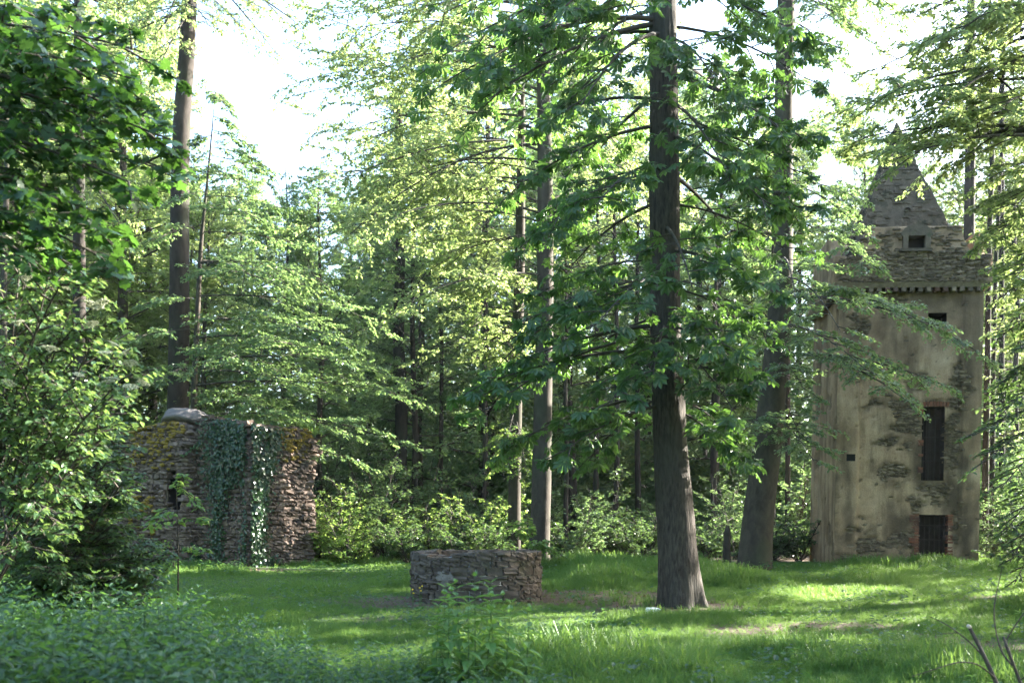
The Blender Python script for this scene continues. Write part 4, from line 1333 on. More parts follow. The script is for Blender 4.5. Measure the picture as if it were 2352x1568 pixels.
# ------------------------------------------------------------------ flowering elder and the shrub below it
EB = []
rg0 = np.random.default_rng(61)
out_x = lambda py: np.interp(py, [540, 620, 700, 800, 880, 960, 1060, 1400], [60, 140, 230, 300, 320, 290, 235, 170])
for k in range(44):
    ey = rg0.uniform(560, 1250); ex = rg0.uniform(-60, out_x(ey) - 15)
    if k < 16:
        ey = 560 + k * 30; ex = out_x(ey) - rg0.uniform(5, 40)
    EB.append((-20, rg0.uniform(1000, 1380), ex, ey, rg0.uniform(9.2, 11.8)))
eld, root, rg, s1, s2 = directed_tree('elder_bush', 'light green elder bush bearing flat creamy flower heads under the maple bough', 10.6, [(-20, 1560), (-20, 1300), (-25, 1050), (-30, 900)], [.07, .06, .05, .02], EB, 67, .085, 8, T_OVAL, 'elder', n_sub=8, n_twig=4, droop=.10, r_b=.02,
                                      sub_ratio=.30, sub_t=.35, cat='bush', zj=.2)
crown_from(eld, rg, s1, s2, .08, 44, T_OVAL, 'elder', .45, .5)
M['umbel'] = plain_mat('elder_flower', (.42, .43, .30), .9, 0, .3, 40)
mb = MB()
rgu = np.random.default_rng(5)
for _ in range(110):
    r_ = math.sqrt(rgu.random()) * .5; a = rgu.random() * 6.28; s_ = rgu.uniform(.035, .06)
    c = np.array([r_ * math.cos(a), r_ * math.sin(a), .10 - .35 * r_ ** 2 + rgu.normal(0, .012)])
    mb.add(iv * np.array([s_, s_, s_ * .6]) + c, tris=it)
for k in range(9):
    a = k / 9 * 6.28
    tube(mb, [(0, 0, -.28), (.2 * math.cos(a), .2 * math.sin(a), -.05), (.34 * math.cos(a), .34 * math.sin(a), .04)], .012, 4, False)
um = mb.mesh('flower_head', M['umbel'])
for px_, py_, d_ in ((262, 790, 9.3), (318, 868, 9.6), (300, 835, 9.5), (230, 700, 9.4), (206, 695, 9.6), (240, 810, 9.2), (258, 870, 9.4), (246, 885, 9.3), (300, 888, 9.4), (30, 562, 9.5), (15, 545, 9.9), (40, 555, 9.8), (92, 572, 9.6), (70, 520, 10), (210, 745, 9.5),
                     (330, 880, 9.7), (285, 810, 9.6), (150, 660, 9.8), (60, 640, 9.3), (40, 740, 9.2), (115, 800, 9.1), (20, 880, 9.1), (180, 860, 9.2)):
    obj('flower_head', um, eld, P(px_, py_, d_) - root, (rgu.normal(.25, .2), rgu.normal(0, .25), rgu.random() * 6), (rgu.uniform(.09, .17),) * 3)

HB = []
out_x = lambda py: np.interp(py, [940, 1000, 1100, 1200, 1300, 1380], [250, 300, 300, 330, 410, 430])
for k in range(56):
    ey = rg0.uniform(960, 1400); ex = rg0.uniform(-60, out_x(ey) - 20)
    if k < 20:
        ey = 970 + k * 21; ex = out_x(ey) - rg0.uniform(0, 70)
    HB.append((120, rg0.uniform(1150, 1420), ex, ey, rg0.uniform(11.0, 13.6)))
for k in range(34):
    HB.append((120, rg0.uniform(1330, 1450), rg0.uniform(-80, 400), rg0.uniform(1240, 1420), rg0.uniform(10.6, 12.8)))
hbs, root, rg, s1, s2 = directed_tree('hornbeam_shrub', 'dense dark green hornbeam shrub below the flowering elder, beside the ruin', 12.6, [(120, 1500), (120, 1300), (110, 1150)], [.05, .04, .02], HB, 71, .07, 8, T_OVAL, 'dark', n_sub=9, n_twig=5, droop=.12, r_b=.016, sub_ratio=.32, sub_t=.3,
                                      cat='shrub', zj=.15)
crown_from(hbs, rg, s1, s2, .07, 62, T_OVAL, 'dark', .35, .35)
SP = [(410, 1110, 455, 1160, 14.5), (410, 1160, 360, 1190, 14.2), (410, 1200, 480, 1195, 14.4), (410, 1240, 340, 1270, 14.6), (410, 1190, 350, 1210, 15), (410, 1140, 425, 1090, 14.5), (410, 1250, 470, 1270, 14.3), (410, 1280, 380, 1310, 14.4)]
spl, root, rg, s1, s2 = directed_tree('young_sapling', 'thin young sapling standing in front of the slit opening of the ruin', 14.6, [(408, 1410), (410, 1250), (404, 1090)], [.016, .012, .005], SP, 73, .07, 8, T_OVAL, 'sapling', n_sub=5, n_twig=3, droop=.12, r_b=.006, sub_ratio=.45,
                                      cat='sapling', flare=.1, trunk_sides=6)
crown_from(spl, rg, s1, s2, .085, 14, T_OVAL, 'sapling', .35, .4)

# ------------------------------------------------------------------ woodland behind the clearing
GEN = [radial_tree(101, 22, .20, 3.4, 4.6, 44, .12, 50, elev=(.15, 1.15), n_sub=9, n_twig=6, droop=.18, nj=.5), radial_tree(102, 22, .18, 5.5, 4.3, 40, .12, 50, elev=(.3, 1.2), droop=.15, n_sub=9, n_twig=6, nj=.5),
       radial_tree(103, 22, .23, 2.4, 5.0, 48, .12, 46, elev=(.1, 1.1), droop=.2, n_sub=9, n_twig=6, nj=.5), radial_tree(104, 22, .15, 7.0, 3.9, 36, .12, 52, elev=(.35, 1.25), n_sub=9, n_twig=6, droop=.12, nj=.5)]


def shrub_meshes(seed, H, R, nst, leaf, per_m, T, kind, n_sub=7, n_twig=4):
    rg = np.random.default_rng(seed)
    az = rg.random(nst) * 6.283; el = rg.uniform(.55, 1.4, nst)
    D = np.column_stack([np.cos(az) * np.cos(el), np.sin(az) * np.cos(el), np.sin(el)])
    Lb = rg.uniform(.6, 1.1, nst) * np.minimum(R / np.maximum(np.cos(el), .1), H / np.sin(el))
    S = np.column_stack([rg.normal(0, .12, nst), rg.normal(0, .12, nst), np.full(nst, -.05)])
    lim, cr = limbs_and_leaves(rg, S, D, Lb, np.full(nst, .12), np.full(nst, .018), leaf, per_m, T, n_sub, n_twig, .38, kind, .42, .5, .25, .35, .15)
    return lim, cr


SHR = [shrub_meshes(201, 2.4, 1.3, 16, .10, 44, T_OVAL, 'sapling'), shrub_meshes(202, 3.2, 1.4, 16, .10, 44, T_OVAL, 'young'), shrub_meshes(203, 1.6, 1.2, 15, .10, 50, T_OVAL, 'dark')]


def gap_top(px):
    return np.interp(px, [-400, 400, 440, 520, 600, 660, 700, 740, 790, 830, 1790, 1860, 1900, 2000, 2100, 2170, 2260], [-250, -250, 230, 270, 320, 330, 260, 150, 20, -250, -250, -20, 130, 120, 60, -120, -250])


ZONES = [(-500, 200, 'beyond the flowering elder'), (200, 430, 'between dark straight trunk and tall bare stem'), (430, 760, 'behind the young beech over the ruin'), (760, 1150, 'between ruin and thick beech behind well'),
         (1150, 1500, 'between thick beech and chestnut trunk'), (1500, 1860, 'between chestnut trunk and tower'), (1860, 2240, 'straight behind the tower'), (2240, 3200, 'beyond the tower towards the edge')]
ROWW = {36: 'front row', 43: 'second row', 51: 'third row', 61: 'fourth row', 74: 'rearmost row'}


def zone(px):
    for a, b_, w in ZONES:
        if a <= px < b_:
            return w
    return ZONES[-1][2]


rg = np.random.default_rng(2024)
n_tree = 0
for row_d, step in ((36, 300), (43, 230), (51, 190), (61, 170), (74, 150)):
    px0 = -260 + rg.uniform(0, 60)
    while px0 < 2700:
        px_ = px0 + rg.uniform(-.28, .28) * step
        px0 += step
        d_ = row_d + rg.uniform(-2.5, 2.5)
        rp = 4.2 / d_ * FPX * .8
        tpy = max(float(gap_top(px_ + k * rp)) for k in (-1, -.6, 0, .6, 1))
        gz = float(ground_z(PX(px_, d_), d_))
        Hm = EYE + (HOR - tpy) / FPX * d_ - gz
        H = min(rg.uniform(22, 28), Hm * rg.uniform(.9, 1.0))
        x__ = PX(px_, d_)
        lane = (d_ - (26.8 + .466 * (x__ + 6.0))) * .906
        if abs(lane) < 4.2 and -4 < x__ < 32:          # the gap through which the low sun reaches the ruin
            continue
        v = int(rg.integers(4))
        kind = rg.choice(['beech', 'beech', 'young', 'young'])
        if 740 < px_ < 980 and row_d < 50:
            kind = rg.choice(['young', 'beech'])
        if px_ < 430 or px_ > 2240:
            kind = rg.choice(['beech', 'beech', 'sapling', 'young'])
        s = H / 22.0
        sw = max(s, .8) * rg.uniform(.9, 1.05)
        leafname = {'beech': 'light green', 'young': 'blue-green', 'dark': 'dark green', 'sapling': 'yellow-green'}[kind]
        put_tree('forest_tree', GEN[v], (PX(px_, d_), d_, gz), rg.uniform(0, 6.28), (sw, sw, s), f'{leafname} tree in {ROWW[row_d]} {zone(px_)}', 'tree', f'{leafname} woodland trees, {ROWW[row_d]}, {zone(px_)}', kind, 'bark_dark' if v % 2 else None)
        n_tree += 1
for k, (px_, d_, v, s, w_) in enumerate(((40, 36, 0, 1.12, 'broad-crowned light tree high behind the maple bough'), (260, 38, 2, 1.1, 'broad-crowned light tree just beside the tall bare stem'), (345, 45, 0, 1.2, 'light tree peeping past the tall bare stem'), (140, 46, 2, 1.25, 'pale tall tree far behind the dark straight trunk'))):
    gz = float(ground_z(PX(px_, d_), d_))
    put_tree('forest_tree', GEN[v], (PX(px_, d_), d_, gz), k * 2.1, s, w_, 'tree', None, 'beech')
# slim stems told apart beside the tower, in the dark wood behind the well and at the left edge
pole_mesh = {}
def pole(px_, d_, r_, lean, label, top=16.0, bark='bark_dark', seed=0):
    gz = float(ground_z(PX(px_, d_), d_))
    rgp = np.random.default_rng(seed + 500)
    pts = np.column_stack([np.linspace(0, lean, 7) + rgp.normal(0, .05, 7), rgp.normal(0, .05, 7), np.linspace(-.3, top, 7)]); pts[0, :2] = 0
    t = thing('slim_tree', label, 'tree', (PX(px_, d_), d_, gz))
    obj('trunk', trunk_mesh('trunk', pts, np.linspace(r_, r_ * .45, 7), M[bark], 9, .25, seed), t)
    nb = 9
    h = np.linspace(top * .8, top * .98, nb); az = np.arange(nb) * 2.4 + seed
    S = np.column_stack([np.interp(h, pts[:, 2], pts[:, 0]), np.interp(h, pts[:, 2], pts[:, 1]), h])
    if top > 20:
        h[:5] = np.linspace(4.0, 8.0, 5)
        S = np.column_stack([np.interp(h, pts[:, 2], pts[:, 0]), np.interp(h, pts[:, 2], pts[:, 1]), h])
    D = np.column_stack([np.cos(az) * .9, np.sin(az) * .9, np.full(nb, .35)])
    lim, cr = limbs_and_leaves(rgp, S, D, np.full(nb, 1.5), np.full(nb, .2), np.full(nb, .02), .10, 14, T_RHOMB, 6, 3, .36, 'beech')
    obj('limbs', lim, t, kind='stuff'); obj('crown', cr, t, kind='stuff')


for k, (px_, d_, r_, ln, tp_, lab) in enumerate((
        (2262, 34, .12, .25, 21, 'slim stem nearest the tower wall on its sunny side'), (2272, 37, .10, .6, 23, 'slim stem second from the tower wall on its sunny side'), (2300, 40, .13, .1, 22, 'slim stem third from the tower on its sunny side'),
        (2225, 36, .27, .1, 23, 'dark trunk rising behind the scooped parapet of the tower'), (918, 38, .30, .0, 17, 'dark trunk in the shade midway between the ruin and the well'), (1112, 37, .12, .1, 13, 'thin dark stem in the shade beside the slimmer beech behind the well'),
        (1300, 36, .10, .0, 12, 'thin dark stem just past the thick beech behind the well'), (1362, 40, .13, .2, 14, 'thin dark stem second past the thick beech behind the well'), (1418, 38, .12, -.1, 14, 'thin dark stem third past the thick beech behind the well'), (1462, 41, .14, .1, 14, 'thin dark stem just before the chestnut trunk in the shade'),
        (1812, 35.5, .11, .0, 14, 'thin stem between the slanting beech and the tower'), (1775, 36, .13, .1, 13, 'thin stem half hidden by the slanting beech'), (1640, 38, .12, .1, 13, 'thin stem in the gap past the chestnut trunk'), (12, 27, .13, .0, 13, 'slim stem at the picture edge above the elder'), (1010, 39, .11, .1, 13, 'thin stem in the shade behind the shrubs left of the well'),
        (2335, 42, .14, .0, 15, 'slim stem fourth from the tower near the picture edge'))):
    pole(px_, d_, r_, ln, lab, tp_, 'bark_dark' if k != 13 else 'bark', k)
# broken stump
tag(obj('tree_stump', trunk_mesh('tree_stump', [(0, 0, -.2), (0, 0, .5), (.02, 0, 1.05), (.03, 0, 1.12)], [.115, .105, .10, .05], M['bark'], 12, .2, 5), loc=(PX(1669, 28), 28, float(ground_z(PX(1669, 28), 28)))), 'short broken stump between the chestnut and the slanting beech', 'stump')

# understory shrubs and saplings
rg = np.random.default_rng(88)
UND = [(760, 29.5, 0, 1.0), (800, 28.5, 0, .8), (700, 30.5, 1, 1.0), (850, 31.5, 1, 1.1), (905, 30, 2, 1.0), (940, 28.5, 2, .75), (985, 31, 0, 1.0), (1030, 29, 2, .9), (1075, 30.5, 0, .95), (1120, 29, 2, .85), (1150, 31.5, 0, 1.0), (890, 34, 1, 1.2), (960, 35, 1, 1.2), (1050, 35, 1, 1.15), (1120, 36, 1, 1.1),
       (820, 36, 1, 1.3), (740, 35, 1, 1.3), (1340, 31, 1, .7), (1400, 33, 2, .9), (1300, 30, 2, .8), (1450, 32, 2, .85), (1490, 34, 2, 1.0), (1385, 35, 1, 1.0), (1620, 31, 2, .8), (1690, 33, 1, .9), (1650, 35, 1, 1.0), (1780, 31, 2, .8), (1835, 31.5, 2, .9), (1825, 34, 1, 1.1),
       (2290, 33, 1, 1.0), (2330, 31, 2, 1.0), (2340, 27, 2, .9), (2300, 38, 0, 1.2), (250, 32, 1, 1.2), (330, 33, 1, 1.2), (520, 33.5, 1, 1.2), (600, 33.5, 1, 1.1), (120, 31, 0, 1.3), (30, 28, 0, 1.4), (660, 36, 1, 1.3), (1560, 36, 1, 1.0), (1270, 36, 1, 1.1), (1200, 37, 1, 1.0), (1480, 39, 2, 1.2), (1720, 38, 1, 1.2)]
where = ['beside the ruin', 'behind the well', 'past the thick beech', 'past the chestnut trunk', 'beyond the tower', 'behind the elder']
sname = ['leafy yellow-green sapling clump', 'tall green understory shrub', 'low dark bramble shrub']
for k, (px_, d_, v, s) in enumerate(UND):
    w = where[5] if px_ < 430 else where[0] if px_ < 860 else where[1] if px_ < 1230 else where[2] if px_ < 1500 else where[3] if px_ < 1860 else where[4]
    dep = 'at the lawn edge' if d_ < 31.2 else 'a step into the wood' if d_ < 34.5 else 'deeper in the wood'
    t = thing('shrub', f'{sname[v]} {dep} {w}', 'shrub', (PX(px_, d_), d_, float(ground_z(PX(px_, d_), d_))), rg.uniform(0, 6.28), f'{sname[v]}s {dep} {w}')
    t.scale = (s, s, s * rg.uniform(.85, 1.15))
    obj('stems', SHR[v][0], t, kind='stuff'); obj('foliage', SHR[v][1], t, kind='stuff')
# sunlit sapling with large leaves at the foot of the thick beech
BS = [(1200, 1225, 1180, 1200, 26.4), (1200, 1225, 1210, 1195, 26.6), (1200, 1240, 1225, 1215, 26.2), (1245, 1250, 1255, 1245, 26.0), (1245, 1250, 1280, 1265, 26.0), (1245, 1255, 1235, 1250, 25.8), (1200, 1240, 1190, 1225, 26.3), (1245, 1255, 1305, 1280, 26.2)]
bs, root, rg, s1, s2 = directed_tree('young_sapling', 'bright yellow sapling with large leaves at the foot of the thick beech', 26.3, [(1215, 1295), (1215, 1250), (1210, 1215)], [.015, .012, .006], BS, 83, .1, 8, T_OVAL, 'sapling', n_sub=5, n_twig=2, droop=.1, r_b=.006, sub_ratio=.5, cat='sapling', flare=.1, trunk_sides=6)
crown_from(bs, rg, s1, s2, .15, 14, T_OVAL, 'sapling', .4, .3)

# trees on the sunny side beyond the frame that shade the clearing
for k, (x_, y_, v, s) in enumerate(((19.5, 13.0, 0, .95), (24, 21.5, 2, 1.0), (17.0, 27.3, 1, .75), (28, 32, 0, .95), (15.5, 6.0, 3, 1.0), (31, 15, 1, 1.05), (22, 25.6, 3, 1.0), (23, 5, 2, .9), (38, 37, 1, 1.0), (36, 26, 2, 1.0), (13.8, 10.6, 2, .8), (14.8, 15.4, 0, .78))):
    put_tree('clearing_edge_tree', GEN[v], (x_, y_, float(ground_z(x_, y_))), k * 1.7, s, 'broad tree at the clearing edge beyond the picture on the sunny side', 'tree', 'clearing edge trees beyond the picture', 'beech')

# distant woodland closing the view, and unseen trees added behind the camera
rg = np.random.default_rng(515)
N = 260
az = rg.uniform(-.95, .95, N); r_ = rg.uniform(84, 140, N)
fx, fy = r_ * np.sin(az), r_ * np.cos(az)
fpx = fx / fy * FPX + CXP
ok = gap_top(fpx) < 0
src = [GEN[0][2], GEN[2][2], SHR[1][1], SHR[2][1]]
fi = np.where(ok & (rg.random(N) < .5), rg.integers(0, 2, N), rg.integers(2, 4, N))
fs = np.where(fi < 2, rg.uniform(.8, 1.1, N), rg.uniform(3.0, 5.0, N))
Nb = 90  # unseen trees behind the camera, added to block sky light from there
ab = rg.uniform(.72, 2 * math.pi - .72, Nb); rb2 = rg.uniform(17, 55, Nb)
bx_, by_ = rb2 * np.sin(ab), rb2 * np.cos(ab) + 2
open_ = ~((bx_ > 6) & (by_ > -14))                      # leave the sunny side to the trees placed there
bx_, by_, rb2 = bx_[open_], by_[open_], rb2[open_]
nb_ = len(bx_)
bi_ = np.where(rb2 < 28, rg.integers(0, 4, nb_), rg.integers(0, 2, nb_))
fx = np.concatenate([fx, bx_]); fy = np.concatenate([fy, by_]); fs = np.concatenate([fs, np.where(bi_ < 2, rg.uniform(.85, 1.1, nb_), rg.uniform(1.4, 2.2, nb_))]); fi = np.concatenate([fi, bi_]); N = len(fx)
FAR_AND_REAR = (np.column_stack([fx, fy, ground_z(fx, fy) - .3]), np.column_stack([np.zeros(N), np.zeros(N), rg.random(N) * 6.28]), fs, fi, src)
N = 560
az = rg.uniform(-.62, .62, N); r_ = rg.uniform(40, 82, N)
fx, fy = r_ * np.sin(az), r_ * np.cos(az)
UNDER = (np.column_stack([fx, fy, ground_z(fx, fy) - .1]), np.column_stack([np.zeros(N), np.zeros(N), rg.random(N) * 6.28]), rg.uniform(1.0, 2.1, N) * np.interp(r_, [40, 50, 80], [.8, 1.3, 2.2]), rg.integers(0, 2, N), [SHR[1][1], SHR[2][1]])

# ------------------------------------------------------------------ grass and low plants (scattered by geometry nodes)
def scatter(name, pts, rot, scl, idx, sources, label, cat):
    me = bpy.data.meshes.new(name)
    me.vertices.add(len(pts)); me.vertices.foreach_set('co', np.asarray(pts, np.float32).ravel())
    for nm, ty, data in (('rot', 'FLOAT_VECTOR', rot), ('scl', 'FLOAT', scl), ('idx', 'INT', idx)):
        a = me.attributes.new(nm, ty, 'POINT')
        a.data.foreach_set('vector' if ty == 'FLOAT_VECTOR' else 'value', np.asarray(data, np.int32 if ty == 'INT' else np.float32).ravel())
    me.update()
    o = obj(name, me, kind='stuff')
    tag(o, label, cat)
    ng = bpy.data.node_groups.new(name, 'GeometryNodeTree')
    ng.interface.new_socket('Geometry', in_out='INPUT', socket_type='NodeSocketGeometry')
    ng.interface.new_socket('Geometry', in_out='OUTPUT', socket_type='NodeSocketGeometry')
    n, l = ng.nodes, ng.links
    gi = n.new('NodeGroupInput'); go = n.new('NodeGroupOutput')
    jn = n.new('GeometryNodeJoinGeometry')
    ar = n.new('GeometryNodeInputNamedAttribute'); ar.data_type = 'FLOAT_VECTOR'; ar.inputs[0].default_value = 'rot'
    asc = n.new('GeometryNodeInputNamedAttribute'); asc.data_type = 'FLOAT'; asc.inputs[0].default_value = 'scl'
    ai = n.new('GeometryNodeInputNamedAttribute'); ai.data_type = 'INT'; ai.inputs[0].default_value = 'idx'
    for k, sme in enumerate(sources):
        so = bpy.data.objects.new(name + '_source', sme)
        oi = n.new('GeometryNodeObjectInfo'); oi.inputs['Object'].default_value = so
        ip = n.new('GeometryNodeInstanceOnPoints')
        cmp_ = n.new('FunctionNodeCompare'); cmp_.data_type = 'INT'; cmp_.operation = 'EQUAL'
        l.new(ai.outputs['Attribute'], cmp_.inputs['A'] if False else [s for s in cmp_.inputs if s.type == 'INT'][0])
        [s for s in cmp_.inputs if s.type == 'INT'][1].default_value = k
        l.new(gi.outputs[0], ip.inputs['Points'])
        l.new(cmp_.outputs[0], ip.inputs['Selection'])
        l.new(oi.outputs['Geometry'], ip.inputs['Instance'])
        l.new(ar.outputs['Attribute'], ip.inputs['Rotation'])
        l.new(asc.outputs['Attribute'], ip.inputs['Scale'])
        l.new(ip.outputs[0], jn.inputs[0])
    l.new(jn.outputs[0], go.inputs[0])
    md = o.modifiers.new('scatter', 'NODES'); md.node_group = ng
    return o


scatter('far_and_rear_woodland', *FAR_AND_REAR, 'distant woodland closing the view, plus unseen trees behind camera added to block sky light', 'woodland')
scatter('undergrowth', *UNDER, 'mass of shady undergrowth between the trunks deep in the wood', 'undergrowth')


def tuft(seed, nb, h, spread, width):
    rg = np.random.default_rng(seed)
    mb = MB()
    for _ in range(nb):
        a = rg.random() * 6.283; r_ = spread * math.sqrt(rg.random()); az = rg.random() * 6.283
        L = h * rg.uniform(.55, 1.15); lean = rg.uniform(.15, .75); w = width * rg.uniform(.7, 1.3)
        b0 = np.array([r_ * math.cos(a), r_ * math.sin(a), -.02]); d = np.array([math.cos(az), math.sin(az), 0]); sd = np.array([-d[1], d[0], 0])
        P0 = b0; P1 = b0 + d * lean * L * .25 + UP * L * .5; P2 = b0 + d * lean * L * .75 + UP * L * .85; P3 = b0 + d * lean * L * 1.25 + UP * L * (.95 - lean * .35)
        mb.add([P0 - sd * w / 2, P0 + sd * w / 2, P1 - sd * w / 2, P1 + sd * w / 2, P2 - sd * w * .35, P2 + sd * w * .35, P3], quads=[(0, 1, 3, 2), (2, 3, 5, 4)], tris=[(4, 5, 6)], var=rg.random())
    return mb.mesh('tuft', M['grass'])


TUFTS = [tuft(1, 20, .20, .09, .008), tuft(2, 18, .28, .10, .008), tuft(3, 24, .13, .10, .007), tuft(4, 14, .38, .07, .009)]
rg = np.random.default_rng(404)
N = 185000
d_ = 7.0 + (30.5 - 7.0) * rg.random(N) ** .8
x_ = (rg.random(N) * 1.42 - .64) * d_ + rg.normal(0, .2, N)
keepP = rg.random(N) > np.clip(bare_amount(x_, d_) * 1.35 - .1, 0, .94)
# off the masonry and under the shrubs
loc_t = (np.column_stack([x_, d_]) - tcx) @ np.array([[math.cos(TR), math.sin(TR)], [-math.sin(TR), math.cos(TR)]])
in_tower = (np.abs(loc_t[:, 0]) < H2 + .12) & (np.abs(loc_t[:, 1]) < H2 + .12)
in_well = (x_ - WC[0]) ** 2 + (d_ - WC[1]) ** 2 < (WR + .05) ** 2
fr_d = np.interp(x_, RP[:5, 0], RP[:5, 1])
in_ruin = (x_ > RP[0, 0]) & (x_ < RP[4, 0] + .1) & (d_ > fr_d - .1)
pxg = x_ / d_ * FPX + CXP
thin = (pxg < 560 - (d_ - 9) * 12) & (d_ < 14) & (rg.random(N) < .7)
dense = rg.random(N) < np.interp(d_, [9, 16, 28], [1.0, .8, .62])
k_ = keepP & ~in_tower & ~in_well & ~in_ruin & ~thin & dense
x_, d_ = x_[k_], d_[k_]
lush = fbm(x_ * .45 + 31, d_ * .45 + 17, 0, 3)
hs = .82 * np.clip(.55 + 2.4 * (lush - .38), .45, 1.5) * rg.uniform(.75, 1.25, len(x_))
hs *= np.where(np.abs(((x_ - 12) / 3)) + np.abs((d_ - 25.5) / 2) < 1.2, 1.0, 1.0)
hs *= np.where((x_ > 2.5) & (d_ < 14), .82, 1.0)
hs *= np.where(bare_amount(x_, d_) > .3, .7, 1)
hs *= np.where((x_ < 1.5) & (d_ > 15), .72, 1.0)
pool_i = np.where(lush > .56, rg.choice([0, 1, 3], len(x_), p=[.35, .45, .2]), rg.choice([0, 1, 2], len(x_), p=[.4, .25, .35]))
rot = np.column_stack([rg.normal(0, .12, len(x_)), rg.normal(0, .12, len(x_)), rg.random(len(x_)) * 6.283])
scatter('grass', np.column_stack([x_, d_, ground_z(x_, d_) - .01]), rot, hs, pool_i, TUFTS, 'soft fresh green grass covering the clearing floor', 'grass')
# grass on the ruin's top
rgt = np.random.default_rng(9)
u = rgt.uniform(.1, cum[4] - .1, 260)
pp, dd, n_ = ruin_at(u)
q = pp + np.array([.15, 1.0]) * rgt.uniform(.05, 1.3, (260, 1))
mbt = MB()
for k in range(260):
    s_ = rgt.uniform(.05, .26)
    for _ in range(3):
        az = rgt.random() * 6.28; dv = np.array([math.cos(az), math.sin(az), 0]); sd = np.array([-dv[1], dv[0], 0]) * .006
        b0 = np.array([q[k, 0], q[k, 1], float(ruin_top(u[k])) + .03]) + rgt.normal(0, .03, 3) * np.array([1, 1, 0])
        mbt.add([b0 - sd, b0 + sd, b0 + dv * s_ * .2 + UP * s_ * .6 - sd, b0 + dv * s_ * .2 + UP * s_ * .6 + sd, b0 + dv * s_ * .6 + UP * s_], quads=[(0, 1, 3, 2)], tris=[(2, 3, 4)], var=rgt.random())
tag(obj('wall_top_grass', mbt.mesh('wall_top_grass', M['grass']), kind='stuff'), 'sparse sunlit grass growing along the top of the ruined wall', 'grass')


# ------------------------------------------------------------------ nettles
def nettle_parts(seed, h, nodes, big):
    rg = np.random.default_rng(seed)
    lean = rg.normal(0, .06, 2)
    zz = np.linspace(.12, 1, nodes) ** .85 * h
    items = []
    for k, z_ in enumerate(zz):
        f = k / (nodes - 1)
        L = big * (1.0 - .6 * f ** 2) * rg.uniform(.85, 1.1)
        for s_ in (0, 1):
            az = k * 1.571 + s_ * math.pi + rg.normal(0, .2)
            up = -.35 + 1.3 * f ** 3 + rg.normal(0, .25)
            items.append((np.array([lean[0] * z_, lean[1] * z_, z_]), az, up, L))
    return lean, items


def nettle_mesh(seed, h, nodes, big):
    lean, items = nettle_parts(seed, h, nodes, big)
    rg = np.random.default_rng(seed)
    mb = MB()
    pos = np.array([i[0] for i in items]); az = np.array([i[1] for i in items]); up = np.array([i[2] for i in items]); L = np.array([i[3] for i in items])
    X = np.column_stack([np.cos(az), np.sin(az), up]); nr = UP - X * (X[:, 2:3]) / np.sum(X * X, 1, keepdims=True) + rg.normal(0, .15, (len(az), 3))
    emit(mb, T_NETTLE, pos + X * .015, X, nr, L, rg.random(len(az)))
    z_ = np.linspace(-.05, h, 4)
    m2 = MB(); tube(m2, np.column_stack([lean[0] * z_, lean[1] * z_, z_]), np.linspace(.005, .002, 4), 4, False)
    for v, q_ in zip(m2.v, m2.q):
        mb.add(v, quads=q_, var=.1)
    return mb.mesh('nettle', M['nettle'])


NET = [nettle_mesh(1, .80, 10, .15), nettle_mesh(2, .70, 9, .135), nettle_mesh(3, .9, 11, .155), nettle_mesh(4, .55, 8, .11)]
rg = np.random.default_rng(606)
N = 5200
d_ = rg.uniform(6.0, 12.0, N); pxn = rg.uniform(-120, 1330, N)
# bed outline: tall at the left, thinning out towards the middle
lim = np.interp(pxn, [-120, 300, 480, 620, 900, 1150, 1330], [12.2, 11.6, 10.8, 10.2, 9.9, 9.9, 8.6])
dens = np.interp(pxn, [-120, 500, 700, 1250, 1330], [.75, .7, .48, .38, .1])
kk = (d_ < lim + rg.normal(0, .25, N)) & (rg.random(N) < dens)
x_ = PX(pxn[kk], d_[kk]); d_ = d_[kk]; pxn = pxn[kk]
tall = np.interp(pxn, [-120, 420, 560, 800, 1330], [1.0, .95, .72, .55, .45]) * rg.uniform(.55, 1.2, len(x_)) * np.interp(d_, [6, 8, 12], [.85, .95, 1])
rot = np.column_stack([rg.normal(0, .1, len(x_)), rg.normal(0, .1, len(x_)), rg.random(len(x_)) * 6.283])
scatter('nettle_bed', np.column_stack([x_, d_, ground_z(x_, d_)]), rot, tall, rg.integers(0, 4, len(x_)), NET, 'thick bed of bluish nettles filling the near corner below the shrubs', 'nettles')

one_leaf = mesh('leaf', T_NETTLE[0], T_NETTLE[1], M['nettle_lit'], np.full(6, .6))
rg = np.random.default_rng(707)
PL = [(1092, 9.3, 1.14, 'tallest nettle'), (1062, 9.4, 1.08, 'second tallest nettle'), (1018, 9.5, 1.02, 'nettle'), (1030, 9.1, .95, 'nettle'), (1140, 9.3, 1.03, 'nettle'), (1172, 9.5, .95, 'nettle'), (1112, 9.0, .97, 'nettle'), (1078, 8.9, .92, 'nettle'), (1205, 9.3, .82, 'nettle'),
      (1048, 9.7, 1.04, 'nettle'), (1125, 9.6, 1.07, 'nettle'), (998, 9.3, .86, 'nettle'), (1155, 9.0, .9, 'nettle')]
order = sorted(range(len(PL)), key=lambda i: PL[i][0])
ords = ['first', 'second', 'third', 'fourth', 'fifth', 'sixth', 'seventh', 'eighth', 'ninth', 'tenth', 'eleventh', 'twelfth', 'last']
